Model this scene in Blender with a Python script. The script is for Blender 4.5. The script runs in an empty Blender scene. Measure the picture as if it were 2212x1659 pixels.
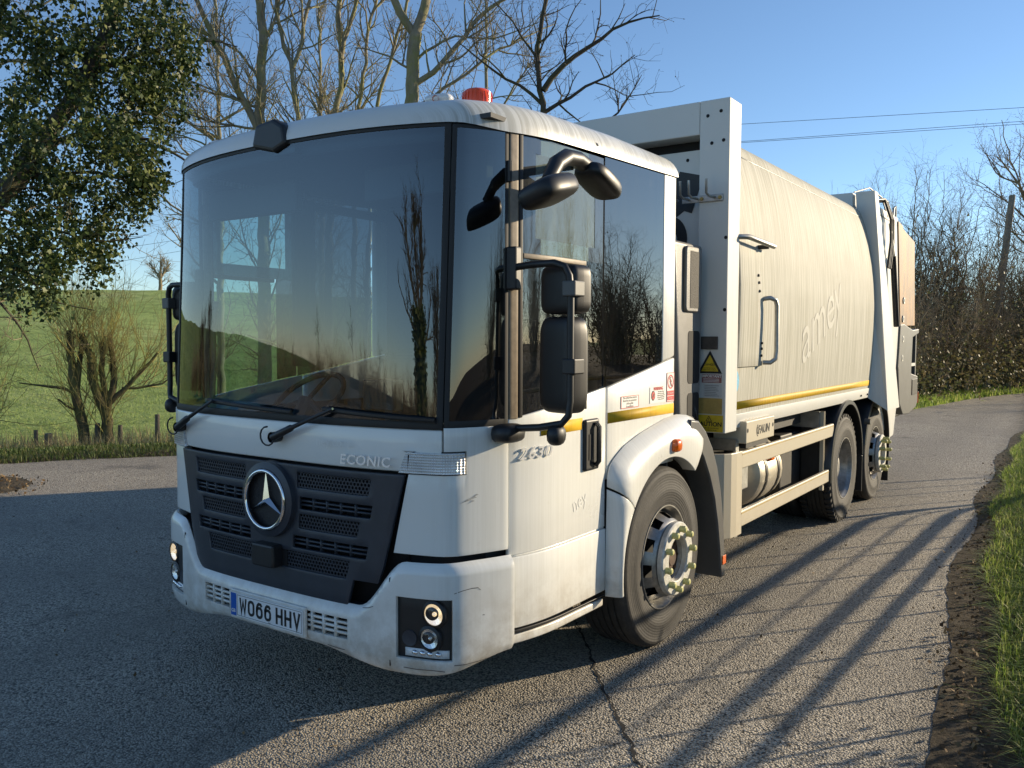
import bpy, math, random
import numpy as np
from mathutils import Vector, Matrix

sc = bpy.context.scene
COL = sc.collection
R = math.radians

# ------------------------------------------------------------------ camera, sky, sun, exposure
CAM = Vector((3.2686, -2.6601, 1.7822))
YAW, PITCH, ROLL = R(34.7691), R(3.0134), R(0.1567)
fw = Vector((-math.sin(YAW)*math.cos(PITCH), math.cos(YAW)*math.cos(PITCH), -math.sin(PITCH)))
rt = Vector((math.cos(YAW), math.sin(YAW), 0)); up = rt.cross(fw)
rt2 = rt*math.cos(ROLL) + up*math.sin(ROLL); up2 = -rt*math.sin(ROLL) + up*math.cos(ROLL)
cam_data = bpy.data.cameras.new('camera')
cam_data.sensor_width = 36; cam_data.lens = 1831.25/2212*36
cam_data.clip_start = .05; cam_data.clip_end = 2000
cam = bpy.data.objects.new('camera', cam_data); COL.objects.link(cam)
cam.matrix_world = Matrix((( rt2.x, up2.x, -fw.x, CAM.x), (rt2.y, up2.y, -fw.y, CAM.y), (rt2.z, up2.z, -fw.z, CAM.z), (0, 0, 0, 1)))
sc.camera = cam

SUN_AZ, SUN_EL = R(35.5), R(14.7)          # azimuth from +Y towards +X
world = bpy.data.worlds.new('World'); sc.world = world; world.use_nodes = True
wn = world.node_tree.nodes; wl = world.node_tree.links
sky = wn.new('ShaderNodeTexSky'); sky.sky_type = 'NISHITA'; sky.sun_disc = False
sky.sun_elevation = SUN_EL; sky.sun_rotation = SUN_AZ
sky.air_density = 1.0; sky.dust_density = .15; sky.ozone_density = 2.8; sky.altitude = 1500
wn['Background'].inputs['Strength'].default_value = .103
wl.new(sky.outputs[0], wn['Background'].inputs['Color'])
sun_d = bpy.data.lights.new('sun', 'SUN'); sun_d.energy = 3.8; sun_d.angle = R(.5); sun_d.color = (1, .83, .58)
sun = bpy.data.objects.new('sun', sun_d); COL.objects.link(sun)
sv = Vector((math.sin(SUN_AZ)*math.cos(SUN_EL), math.cos(SUN_AZ)*math.cos(SUN_EL), math.sin(SUN_EL)))
sun.rotation_euler = sv.to_track_quat('Z', 'Y').to_euler()
sc.view_settings.view_transform = 'Standard'; sc.view_settings.look = 'None'
sc.view_settings.exposure = .9; sc.view_settings.gamma = 1; sc.view_settings.use_curve_mapping = False
sc.cycles.max_bounces = 8; sc.cycles.transparent_max_bounces = 16
sc.cycles.use_denoising = True

# ------------------------------------------------------------------ mesh helpers
class MB:
    def __init__(self): self.v = []; self.f = []
    def add(self, v, f):
        n = len(self.v); self.v += [tuple(p) for p in v]; self.f += [tuple(i+n for i in q) for q in f]; return self
    def box(self, x0, x1, y0, y1, z0, z1):
        return self.add([(x0,y0,z0),(x1,y0,z0),(x1,y1,z0),(x0,y1,z0),(x0,y0,z1),(x1,y0,z1),(x1,y1,z1),(x0,y1,z1)],
                        [(0,3,2,1),(4,5,6,7),(0,1,5,4),(1,2,6,5),(2,3,7,6),(3,0,4,7)])
    def prism(self, poly, a0, a1, axis='x'):
        """polygon in the two other axes, extruded along axis"""
        def P(u, w, a): return {'x': (a, u, w), 'y': (u, a, w), 'z': (u, w, a)}[axis]
        n = len(poly)
        v = [P(u, w, a0) for u, w in poly] + [P(u, w, a1) for u, w in poly]
        f = [tuple(range(n))[::-1], tuple(range(n, 2*n))] + [(i, (i+1) % n, n+(i+1) % n, n+i) for i in range(n)]
        return self.add(v, f)
    def tube(self, pts, r, n=8, caps=True):
        pts = [Vector(p) for p in pts]; m = len(pts)
        rs = r if hasattr(r, '__len__') else [r]*m
        v = []; f = []; ref = None
        for i, p in enumerate(pts):
            t = (pts[min(i+1, m-1)] - pts[max(i-1, 0)]).normalized()
            if ref is None: ref = Vector((0, 0, 1)) if abs(t.z) < .9 else Vector((1, 0, 0))
            a = (ref - t*ref.dot(t)).normalized(); b = t.cross(a); ref = a
            for k in range(n):
                th = 2*math.pi*k/n; v.append(p + (a*math.cos(th) + b*math.sin(th))*rs[i])
        for i in range(m-1):
            for k in range(n):
                k2 = (k+1) % n; f.append((i*n+k, i*n+k2, (i+1)*n+k2, (i+1)*n+k))
        if caps: f += [tuple(range(n))[::-1], tuple(range((m-1)*n, m*n))]
        return self.add(v, f)
    def lathe(self, prof, c=(0, 0, 0), axis='x', n=32, skip=None, closed=False):
        """prof: (radius, along) pairs"""
        v = []; f = []; m = len(prof)
        for r_, a in prof:
            for k in range(n):
                th = 2*math.pi*k/n; u, w = r_*math.cos(th), r_*math.sin(th)
                q = {'x': (a, u, w), 'y': (u, a, w), 'z': (u, w, a)}[axis]
                v.append((c[0]+q[0], c[1]+q[1], c[2]+q[2]))
        for i in range(m if closed else m-1):
            j = (i+1) % m
            for k in range(n):
                if skip and skip(i, k): continue
                k2 = (k+1) % n
                q = (i*n+k, i*n+k2, j*n+k2, j*n+k)
                f.append(q if axis != 'y' else q[::-1])
        return self.add(v, f)
    def grid(self, P, nu, nv):
        v = [P(i/(nu-1), j/(nv-1)) for i in range(nu) for j in range(nv)]
        f = [(i*nv+j, (i+1)*nv+j, (i+1)*nv+j+1, i*nv+j+1) for i in range(nu-1) for j in range(nv-1)]
        return self.add(v, f)
    def ellipsoid(self, c, r, n=14, m=9, power=1):
        def S(a): return math.copysign(abs(a)**power, a)
        def P(u, w):
            th = 2*math.pi*u; ph = math.pi*(w-.5)
            return (c[0]+r[0]*S(math.cos(ph))*S(math.cos(th)), c[1]+r[1]*S(math.cos(ph))*S(math.sin(th)), c[2]+r[2]*S(math.sin(ph)))
        return self.grid(P, n+1, m)
    def build(self, name, mat, parent=None, smooth=None, bevel=0, solid=0, loc=None, weld=False, seg=2, rot=None):
        me = bpy.data.meshes.new(name); me.from_pydata(self.v, [], self.f); me.validate(); me.update()
        return finish(name, me, mat, parent, smooth, bevel, solid, loc, weld, seg, rot)

def finish(name, me, mat, parent=None, smooth=None, bevel=0, solid=0, loc=None, weld=False, seg=2, rot=None):
    me.materials.append(mat)
    if smooth is not None:
        me.polygons.foreach_set('use_smooth', [True]*len(me.polygons))
        if smooth < 180: me.set_sharp_from_angle(angle=R(smooth))
    o = bpy.data.objects.new(name, me); COL.objects.link(o)
    if parent: o.parent = parent
    if loc: o.location = loc
    if rot: o.rotation_euler = rot
    if weld:
        w = o.modifiers.new('weld', 'WELD'); w.merge_threshold = 1e-4
    if solid:
        s = o.modifiers.new('solid', 'SOLIDIFY'); s.thickness = solid; s.offset = -1
    if bevel:
        b = o.modifiers.new('bevel', 'BEVEL'); b.width = bevel; b.segments = seg; b.limit_method = 'ANGLE'; b.angle_limit = R(35)
        b.harden_normals = False
    return o

def np_obj(name, v, f, mat, parent=None, smooth=None):
    """v (n,3) float array, f (m,k) int array"""
    me = bpy.data.meshes.new(name); v = np.asarray(v, np.float32); f = np.asarray(f, np.int32); k = f.shape[1]
    me.vertices.add(len(v)); me.vertices.foreach_set('co', v.ravel())
    me.loops.add(f.size); me.loops.foreach_set('vertex_index', f.ravel())
    me.polygons.add(len(f)); me.polygons.foreach_set('loop_start', np.arange(0, f.size, k, dtype=np.int32))
    me.update(calc_edges=True); me.validate()
    return finish(name, me, mat, parent, smooth)

def empty(name, loc=(0, 0, 0), parent=None):
    o = bpy.data.objects.new(name, None); COL.objects.link(o); o.location = loc; o.empty_display_size = .2
    if parent: o.parent = parent
    return o
def tag(o, label=None, cat=None, group=None, kind=None):
    for k, v in (('label', label), ('category', cat), ('group', group), ('kind', kind)):
        if v: o[k] = v
    return o
def copy_tree(o, parent=None):
    c = o.copy(); COL.objects.link(c); c.parent = parent
    for ch in list(o.children): copy_tree(ch, c)
    return c
def text(name, s, size, origin, xd, yd, mat, parent, ext=.001, shear=0, bold=0, align='CENTER', spacing=1, sx=1):
    cu = bpy.data.curves.new(name, 'FONT'); cu.body = s; cu.size = size; cu.extrude = ext; cu.shear = shear; cu.offset = bold
    cu.align_x = align; cu.align_y = 'CENTER'; cu.space_character = spacing; cu.resolution_u = 3
    cu.materials.append(mat)
    o = bpy.data.objects.new(name, cu); COL.objects.link(o); o.parent = parent
    X = Vector(xd).normalized(); Y = Vector(yd); Y = (Y - X*Y.dot(X)).normalized(); Z = X.cross(Y); X = X*sx
    o.matrix_world = Matrix(((X.x, Y.x, Z.x, origin[0]), (X.y, Y.y, Z.y, origin[1]), (X.z, Y.z, Z.z, origin[2]), (0, 0, 0, 1)))
    return o

# ------------------------------------------------------------------ materials
def mat(name, col=(.5, .5, .5), rough=.5, metal=0, spec=.5, coat=0, emit=None, trans=0, var=0, vscale=6, bump=0, bscale=60, alpha=1, coat_rough=.05):
    m = bpy.data.materials.new(name); m.use_nodes = True
    n = m.node_tree.nodes; l = m.node_tree.links; b = n['Principled BSDF']
    b.inputs['Base Color'].default_value = (*col, 1); b.inputs['Roughness'].default_value = rough
    b.inputs['Metallic'].default_value = metal; b.inputs['Specular IOR Level'].default_value = spec
    b.inputs['Coat Weight'].default_value = coat; b.inputs['Transmission Weight'].default_value = trans
    b.inputs['Coat Roughness'].default_value = coat_rough
    if emit: b.inputs['Emission Color'].default_value = (*emit[:3], 1); b.inputs['Emission Strength'].default_value = emit[3]
    if var or bump:
        tc = n.new('ShaderNodeTexCoord')
    if var:
        nz = n.new('ShaderNodeTexNoise'); nz.inputs['Scale'].default_value = vscale; nz.inputs['Detail'].default_value = 6; nz.inputs['Roughness'].default_value = .65
        l.new(tc.outputs['Object'], nz.inputs['Vector'])
        r = n.new('ShaderNodeValToRGB'); r.color_ramp.elements[0].position = .3; r.color_ramp.elements[1].position = .7
        r.color_ramp.elements[0].color = (*[c*(1-var) for c in col], 1); r.color_ramp.elements[1].color = (*[min(1, c*(1+var*.5)) for c in col], 1)
        l.new(nz.outputs[0], r.inputs[0]); l.new(r.outputs[0], b.inputs['Base Color'])
    if bump:
        nb = n.new('ShaderNodeTexNoise'); nb.inputs['Scale'].default_value = bscale; nb.inputs['Detail'].default_value = 4
        l.new(tc.outputs['Object'], nb.inputs['Vector'])
        bp = n.new('ShaderNodeBump'); bp.inputs['Strength'].default_value = bump; bp.inputs['Distance'].default_value = .004
        l.new(nb.outputs[0], bp.inputs['Height']); l.new(bp.outputs[0], b.inputs['Normal'])
    return m

class NT:
    """tiny node-tree builder"""
    def __init__(self, m): self.n = m.node_tree.nodes; self.l = m.node_tree.links; self.b = self.n.get('Principled BSDF')
    def new(self, t, **kw):
        o = self.n.new('ShaderNode'+t)
        for k, v in kw.items():
            if k in o.inputs: self.put(o, k, v)
            else: setattr(o, k, v)
        return o
    def put(self, o, k, v):
        if hasattr(v, 'is_output') or hasattr(v, 'links') and hasattr(v, 'node'): self.l.new(v, o.inputs[k])
        else: o.inputs[k].default_value = v
    def coords(self, scale=(1, 1, 1), kind='Object', loc=(0, 0, 0), rot=(0, 0, 0)):
        tc = self.new('TexCoord'); mp = self.new('Mapping'); self.l.new(tc.outputs[kind], mp.inputs[0])
        mp.inputs['Scale'].default_value = scale; mp.inputs['Location'].default_value = loc; mp.inputs['Rotation'].default_value = rot
        return mp.outputs[0]
    def noise(self, vec, scale, detail=4, rough=.55):
        o = self.new('TexNoise'); o.inputs['Scale'].default_value = scale; o.inputs['Detail'].default_value = detail; o.inputs['Roughness'].default_value = rough
        self.l.new(vec, o.inputs['Vector']); return o.outputs[0]
    def ramp(self, fac, stops):
        o = self.new('ValToRGB'); e = o.color_ramp.elements
        while len(e) < len(stops): e.new(.5)
        for k, (p, c) in enumerate(stops):
            e[k].position = p; e[k].color = (*c, 1) if hasattr(c, '__len__') else (c, c, c, 1)
        self.l.new(fac, o.inputs[0]); return o.outputs[0]
    def mix(self, fac, a, b, mode='MIX'):
        o = self.new('Mix', data_type='RGBA', blend_type=mode)
        for i, v in ((0, fac), (6, a), (7, b)):
            if hasattr(v, 'node'): self.l.new(v, o.inputs[i])
            else: o.inputs[i].default_value = v if not hasattr(v, '__len__') else (*v[:3], 1)
        return o.outputs[2]
    def math(self, op, a, b=0):
        o = self.new('Math', operation=op)
        for i, v in ((0, a), (1, b)):
            if hasattr(v, 'node'): self.l.new(v, o.inputs[i])
            else: o.inputs[i].default_value = v
        return o.outputs[0]
    def bump(self, h, strength=.5, dist=.01, normal=None):
        o = self.new('Bump'); o.inputs['Strength'].default_value = strength; o.inputs['Distance'].default_value = dist
        self.l.new(h, o.inputs['Height'])
        if normal: self.l.new(normal, o.inputs['Normal'])
        return o.outputs[0]
    def set(self, k, v):
        if hasattr(v, 'node'): self.l.new(v, self.b.inputs[k])
        else: self.b.inputs[k].default_value = v

M = {}
def paint(name, base, dirt, streak=0, dirtlow=0, rough=.32, coat=.5, spec=.5):
    m = mat(name, base, rough, coat=coat, spec=spec); t = NT(m)
    c = t.coords(); big = t.noise(c, 2.3, 6, .6); fine = t.noise(c, 26, 5, .7)
    col = t.mix(t.ramp(big, [(.4, 0), (.75, .22)]), base, dirt)
    sp = t.ramp(fine, [(.62, 0), (.72, .35)]); col = t.mix(sp, col, dirt)
    rg = t.ramp(big, [(.3, rough*(.8 if coat > .2 else .97)), (.7, rough*(1.5 if coat > .2 else 1.05))])
    if streak:
        st = t.noise(t.coords((.0, 34, .55)), 1.5, 5, .75); up_ = t.noise(t.coords((.4, .6, .9)), 1.0, 2)
        k = t.math('MULTIPLY', t.ramp(st, [(.44, 0), (.56, 1)]), t.ramp(up_, [(.3, .75), (.7, 1)]))
        ge = t.new('NewGeometry'); sn_ = t.new('SeparateXYZ'); t.l.new(ge.outputs['Normal'], sn_.inputs[0]); side_ = t.ramp(t.math('ABSOLUTE', sn_.outputs[0]), [(.25, 0), (.6, 1)])
        k = t.math('MULTIPLY', k, side_)
        col = t.mix(t.math('MULTIPLY', k, streak), col, (dirt[0]*.62, dirt[1]*.62, dirt[2]*.58))
        st2 = t.noise(t.coords((.0, 90, .8)), 1.7, 3, .6)
        col = t.mix(t.math('MULTIPLY', t.math('MULTIPLY', t.ramp(st2, [(.5, 0), (.6, 1)]), side_), streak*.5), col, (dirt[0]*.75, dirt[1]*.75, dirt[2]*.7))
    if dirtlow:
        sx = t.new('SeparateXYZ'); t.l.new(c, sx.inputs[0])
        lo = t.math('MULTIPLY', t.ramp(sx.outputs[2], [(.3, 1), (.75, 0)]), t.ramp(t.noise(c, 9, 5, .7), [(.35, 0), (.65, dirtlow)]))
        col = t.mix(lo, col, (.33, .27, .19))
    t.set('Base Color', col); t.set('Roughness', rg)
    return m
M['white'] = paint('white_paint', (.74, .74, .70), (.64, .62, .55), .13, .8)
M['roofwhite'] = paint('roof_paint', (.68, .68, .64), (.58, .56, .49), .7)
M['body'] = paint('body_paint', (.53, .515, .45), (.485, .467, .392), .85, 0, .6, 0, .12)
M['board'] = paint('headboard_paint', (.63, .63, .59), (.55, .53, .46), .12, 0, .5, .05, .3)
M['cream'] = paint('cream_guard_paint', (.53, .475, .36), (.41, .355, .26), 0, .3, .45, .15)
M['ghost'] = mat('faded_lettering', (.745, .745, .705), .36)
M['ghostbody'] = mat('clean_lettering', (.55, .535, .468), .6, spec=.12)
M['grille'] = mat('grille_plastic', (.032, .038, .05), .42, var=.25, vscale=8, bump=.1, bscale=300)
M['black'] = mat('black_plastic', (.013, .013, .014), .45, var=.3, vscale=12)
M['rubber'] = mat('seal_rubber', (.012, .012, .012), .6)
M['void'] = mat('dark_inside', (.006, .006, .007), .8)
M['chassis'] = mat('chassis_black', (.016, .015, .014), .6, var=.4, vscale=5, bump=.3, bscale=30)
M['guard'] = mat('mudguard_black', (.02, .021, .023), .33, var=.4, vscale=7)
M['greyguard'] = mat('mudguard_grey', (.085, .085, .082), .45, var=.2, vscale=5)
M['dusty'] = mat('dusty_frame', (.28, .22, .155), .55, var=.3, vscale=25)
M['chrome'] = mat('chrome', (.78, .78, .78), .12, 1)
M['satin'] = mat('satin_chrome', (.88, .88, .88), .3, .55)
M['steel'] = mat('galvanised_steel', (.42, .42, .40), .45, .8, var=.3, vscale=14)
M['tank'] = mat('tank_aluminium', (.62, .57, .47), .4, .6, var=.2, vscale=7)
M['orange'] = mat('orange_lens', (.85, .16, .01), .25, coat=.5, trans=.15)
M['beacon'] = mat('beacon_lens', (.80, .085, .012), .2, coat=.5)
M['red'] = mat('red_print', (.55, .03, .03), .5)
M['lens'] = mat('clear_lens', (.72, .72, .70), .14, coat=.8, bump=.5, bscale=90, var=.15, vscale=30)
def ribbed():
    m = mat('ribbed_lens', (.62, .62, .60), .18, .25, coat=.8); t = NT(m); c = t.coords()
    w1 = t.new('TexWave', wave_type='BANDS', bands_direction='X'); w1.inputs['Scale'].default_value = 34; t.l.new(c, w1.inputs['Vector'])
    w2 = t.new('TexWave', wave_type='BANDS', bands_direction='Z'); w2.inputs['Scale'].default_value = 26; t.l.new(c, w2.inputs['Vector'])
    h = t.math('ADD', w1.outputs[0], t.math('MULTIPLY', w2.outputs[0], .6)); t.set('Normal', t.bump(h, .8, .006))
    t.set('Base Color', t.mix(t.ramp(t.noise(t.coords((3, 3, 9)), 1.6, 3), [(.35, 0), (.7, 1)]), (.62, .62, .60), (.86, .86, .84))); return m
M['ribbed'] = ribbed()
M['nut'] = mat('nut_cover_yellow', (.52, .50, .20), .5, var=.25, vscale=30)
M['yellow'] = mat('sign_yellow', (.62, .44, .02), .45, var=.2, vscale=30)
M['dullyellow'] = mat('faded_label', (.42, .29, .08), .5, var=.25, vscale=20)
M['paper'] = mat('sticker_white', (.75, .74, .70), .5, var=.08, vscale=30)
M['ink'] = mat('ink_black', (.012, .012, .012), .5)
M['inkgrey'] = mat('ink_grey', (.12, .12, .12), .5)
M['blue'] = mat('plate_blue', (.01, .10, .42), .35)
M['platewhite'] = mat('plate_white', (.74, .75, .75), .3, var=.05, vscale=20)
M['snorkel'] = mat('snorkel_grey', (.17, .165, .155), .42, var=.2, vscale=5, bump=.3, bscale=160)
M['seat'] = mat('seat_cloth', (.03, .034, .045), .9)
M['interior'] = mat('cab_trim', (.045, .047, .05), .7, var=.1)
M['wheelsilver'] = mat('rim_silver', (.34, .33, .31), .42, .7, var=.45, vscale=16)
M['hub'] = mat('hub_white', (.58, .57, .52), .5, .2, var=.35, vscale=25)
M['rust'] = mat('hub_rust', (.09, .05, .03), .75, var=.5, vscale=30)
M['plywood'] = None

def tape():
    m = mat('reflective_tape', (.62, .36, .015), .55, spec=.2); t = NT(m)
    w = t.new('TexWave', wave_type='BANDS', bands_direction='Z'); w.inputs['Scale'].default_value = 60; t.l.new(t.coords(), w.inputs['Vector'])
    n = t.noise(t.coords((1, 14, .5)), 3, 4, .7)
    c = t.mix(t.ramp(w.outputs[0], [(.35, 0), (.6, 1)]), (.52, .31, .012), (.70, .44, .025))
    c = t.mix(t.ramp(n, [(.5, 0), (.7, .5)]), c, (.35, .20, .01)); t.set('Base Color', c); return m
M['tape'] = tape()

def brown_panel():
    m = mat('tailgate_board', (.4, .2, .05), .55); t = NT(m)
    c = t.coords(); a = t.noise(t.coords((2, 3, 1)), 2.2, 6, .65); g = t.noise(t.coords((4, 60, 1.5)), 2, 4, .6)
    col = t.ramp(a, [(.3, (.05, .024, .008)), (.45, (.17, .072, .014)), (.62, (.36, .155, .022)), (.8, (.24, .11, .024))])
    col = t.mix(t.ramp(g, [(.45, 0), (.7, .4)]), col, (.2, .09, .02)); t.set('Base Color', col); return m
M['plywood'] = brown_panel()

def tyre_mat():
    m = mat('tyre_rubber', (.03, .03, .029), .75); t = NT(m)
    c = t.coords(); a = t.noise(c, 6, 6, .7); f = t.noise(c, 60, 3, .7)
    col = t.ramp(a, [(.3, (.016, .0155, .015)), (.55, (.028, .026, .024)), (.75, (.05, .046, .04))]); col = t.mix(t.ramp(f, [(.5, 0), (.75, .3)]), col, (.065, .06, .05))
    sx = t.new('SeparateXYZ'); t.l.new(c, sx.inputs[0]); rad = t.math('SQRT', t.math('ADD', t.math('MULTIPLY', sx.outputs[1], sx.outputs[1]), t.math('MULTIPLY', sx.outputs[2], sx.outputs[2])))
    rings = t.math('SINE', t.math('MULTIPLY', rad, 420)); sc_ = t.noise(t.coords((1, 1, 1)), 16, 6, .75)
    col = t.mix(t.ramp(sc_, [(.55, 0), (.7, .6)]), col, (.075, .068, .055)); band = t.ramp(rad, [(.355, 0), (.36, .5), (.415, .5), (.42, 0)]); col = t.mix(band, col, (.018, .017, .016))
    t.set('Base Color', col); t.set('Normal', t.bump(t.math('ADD', f, t.math('MULTIPLY', rings, .25)), .35, .004)); return m
M['tyre'] = tyre_mat()

def glass(name, tint, ior=1.55, rough=0.0, haze=0.0, hcol=(.5, .49, .46), hlow=.15):
    m = bpy.data.materials.new(name); m.use_nodes = True; t = NT(m); t.n.remove(t.b)
    out = t.n['Material Output']
    tr = t.new('BsdfTransparent'); tr.inputs[0].default_value = (*tint, 1)
    gl = t.new('BsdfGlossy'); gl.inputs['Roughness'].default_value = rough; gl.inputs[0].default_value = (1, 1, 1, 1)
    F0 = ((ior-1)/(ior+1))**2; ge = t.new('NewGeometry'); vd = t.new('VectorMath', operation='DOT_PRODUCT')
    t.l.new(ge.outputs['Incoming'], vd.inputs[0]); t.l.new(ge.outputs['Normal'], vd.inputs[1])
    sch = t.math('POWER', t.math('SUBTRACT', 1, t.math('ABSOLUTE', vd.outputs['Value'])), 5)
    fre = t.math('ADD', t.math('MULTIPLY', sch, 1-F0), F0)
    mx = t.new('MixShader'); t.l.new(fre, mx.inputs[0]); t.l.new(tr.outputs[0], mx.inputs[1]); t.l.new(gl.outputs[0], mx.inputs[2])
    res = mx
    if haze:
        df = t.new('BsdfDiffuse'); df.inputs[0].default_value = (*hcol, 1)
        m2 = t.new('MixShader'); n = t.noise(t.coords((6, 6, 1.2)), 3, 5, .7)
        t.l.new(t.math('MULTIPLY', t.ramp(n, [(.45, hlow), (.75, 1)]), haze), m2.inputs[0]); t.l.new(mx.outputs[0], m2.inputs[1]); t.l.new(df.outputs[0], m2.inputs[2]); res = m2
    t.l.new(res.outputs[0], out.inputs[0]); return m
M['windscreen'] = glass('windscreen_glass', (.50, .66, .72), 1.95)
M['sideglass'] = glass('door_glass', (.62, .76, .70), 2.3, haze=.05)
M['dewglass'] = glass('dew_covered_glass', (.62, .78, .70), 2.2, haze=.34, hcol=(.50, .58, .50), hlow=.6)
M['filmglass'] = glass('tinted_film_glass', (.09, .095, .10), 2.2, haze=.16, hcol=(.42, .44, .45), hlow=.5)
M['darkglass'] = glass('privacy_glass', (.09, .095, .10), 2.2, haze=.02)
M['cornerglass'] = glass('corner_glass', (.16, .19, .20), 2.2, haze=.01)
# ------------------------------------------------------------------ the refuse truck
truck = empty('refuse_truck', (0, 0, 0))
tag(truck, 'white three-axle refuse collection truck parked on the lane with headlights facing the camera', 'truck')

# cab outline in plan: bowed front, rounded corner, straight side
CF, CB, R1, R2 = .93, .135, .14, 1.35           # bow, tight corner, then a long gentle turn into the side
PH0 = math.atan(3*CB*CF*CF); PH1 = R(62); TA = CF + R1*(PH1-PH0); T1 = TA + R2*(math.pi/2-PH1)
XA = CF + R1*(math.sin(PH1)-math.sin(PH0)); YA = CB*CF**3 + R1*(math.cos(PH0)-math.cos(PH1))
YS = YA + R2*math.cos(PH1); XS = XA + R2*(1-math.sin(PH1))
def sst(a, b, x): x = min(1, max(0, (x-a)/(b-a))); return x*x*(3-2*x)
def outline(a):
    if a < CF: return a, CB*a**3, math.atan(3*CB*a*a)
    if a < TA: ph = PH0 + (a-CF)/R1; return CF + R1*(math.sin(ph)-math.sin(PH0)), CB*CF**3 + R1*(math.cos(PH0)-math.cos(ph)), ph
    if a < T1: ph = PH1 + (a-TA)/R2; return XA + R2*(math.sin(ph)-math.sin(PH1)), YA + R2*(math.cos(PH1)-math.cos(ph)), ph
    return XS, YS + (a-T1), math.pi/2
def Yof(t): return outline(abs(t))[1]
def T(y):                                      # position along the outline for a point y on the side
    if y >= YS: return T1 + (y-YS)
    return TA + R2*(math.acos(math.cos(PH1) - (y-YA)/R2) - PH1)
def S(t, z, off=0):
    s = 1 if t >= 0 else -1; a = abs(t); x, y, ph = outline(a); w = 1 - sst(CF, 1.3, a)
    y += .03*(1-sst(1.1, 1.6, a)) + (.014+.05*min(1, a/.95)**2)*min(1, max(0, (z-1.4)/1.25))*w
    return Vector((s*(x + off*math.sin(ph)), y - off*math.cos(ph), z))
def Nrm(t):
    s = 1 if t >= 0 else -1; ph = outline(abs(t))[2]; return Vector((s*math.sin(ph), -math.cos(ph), 0))

def panel(name, ts, zs, m, parent=truck, zb=None, zt=None, off=0, hole=None, solid=.02, bevel=.004, tmap=None, side=1, offz=None, smooth=40):
    ts = list(ts); zs = list(zs)
    if side < 0: ts = [-t for t in ts][::-1]
    idx = {}; b = MB()
    def vid(i, j):
        t = ts[i]; z = zs[j]
        lo = zb(abs(t)) if zb else zs[0]; hi = zt(abs(t)) if zt else zs[-1]
        z = max(lo, min(hi, z)); k = (i, round(z, 5))
        if k not in idx:
            tt = tmap(t, z) if tmap else t
            o = off + (offz(abs(tt), z) if offz else 0)
            idx[k] = len(b.v); b.v.append(tuple(S(tt, z, o)))
        return idx[k]
    for i in range(len(ts)-1):
        for j in range(len(zs)-1):
            if hole and hole((ts[i]+ts[i+1])/2*side, (zs[j]+zs[j+1])/2): continue
            q = [vid(i, j), vid(i+1, j), vid(i+1, j+1), vid(i, j+1)]
            q2 = [v for n, v in enumerate(q) if v not in q[:n]]
            if len(q2) > 2: b.f.append(tuple(q2))
    return b.build(name, m, parent, smooth=smooth, solid=solid, bevel=bevel)
def lin(a, b, n): return [a+(b-a)*i/(n-1) for i in range(n)]
def merge(*ls): return sorted(set(round(x, 5) for l in ls for x in l))

YR = 2.08                                      # rear of the cab
def belt(t):                                   # window sill height along the side
    y = Yof(t); return 1.417 + .137*max(0, y-.35) if y < 1.2 else 1.533 + .17*(y-1.2)
# dark inner shell, floor, rear wall
panel('cab_liner', lin(-T(YR), T(YR), 61), [.50, .9, 1.36], M['interior'], off=-.07, solid=.01, bevel=0)
MB().box(-1.08, 1.08, .35, YR, .55, .60).build('cab_floor', M['interior'], truck)
MB().box(-1.145, 1.145, YR-.06, YR-.03, .6, 2.79).build('cab_rear_wall', M['interior'], truck)
MB().box(-1.10, 1.10, .30, YR-.05, 2.73, 2.75).build('ceiling_panel', M['interior'], truck)
panel('headlining', lin(-T(YR)+.02, T(YR)-.02, 61), [2.64, 2.70], M['interior'], off=-.05, solid=.01, bevel=0)
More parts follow.
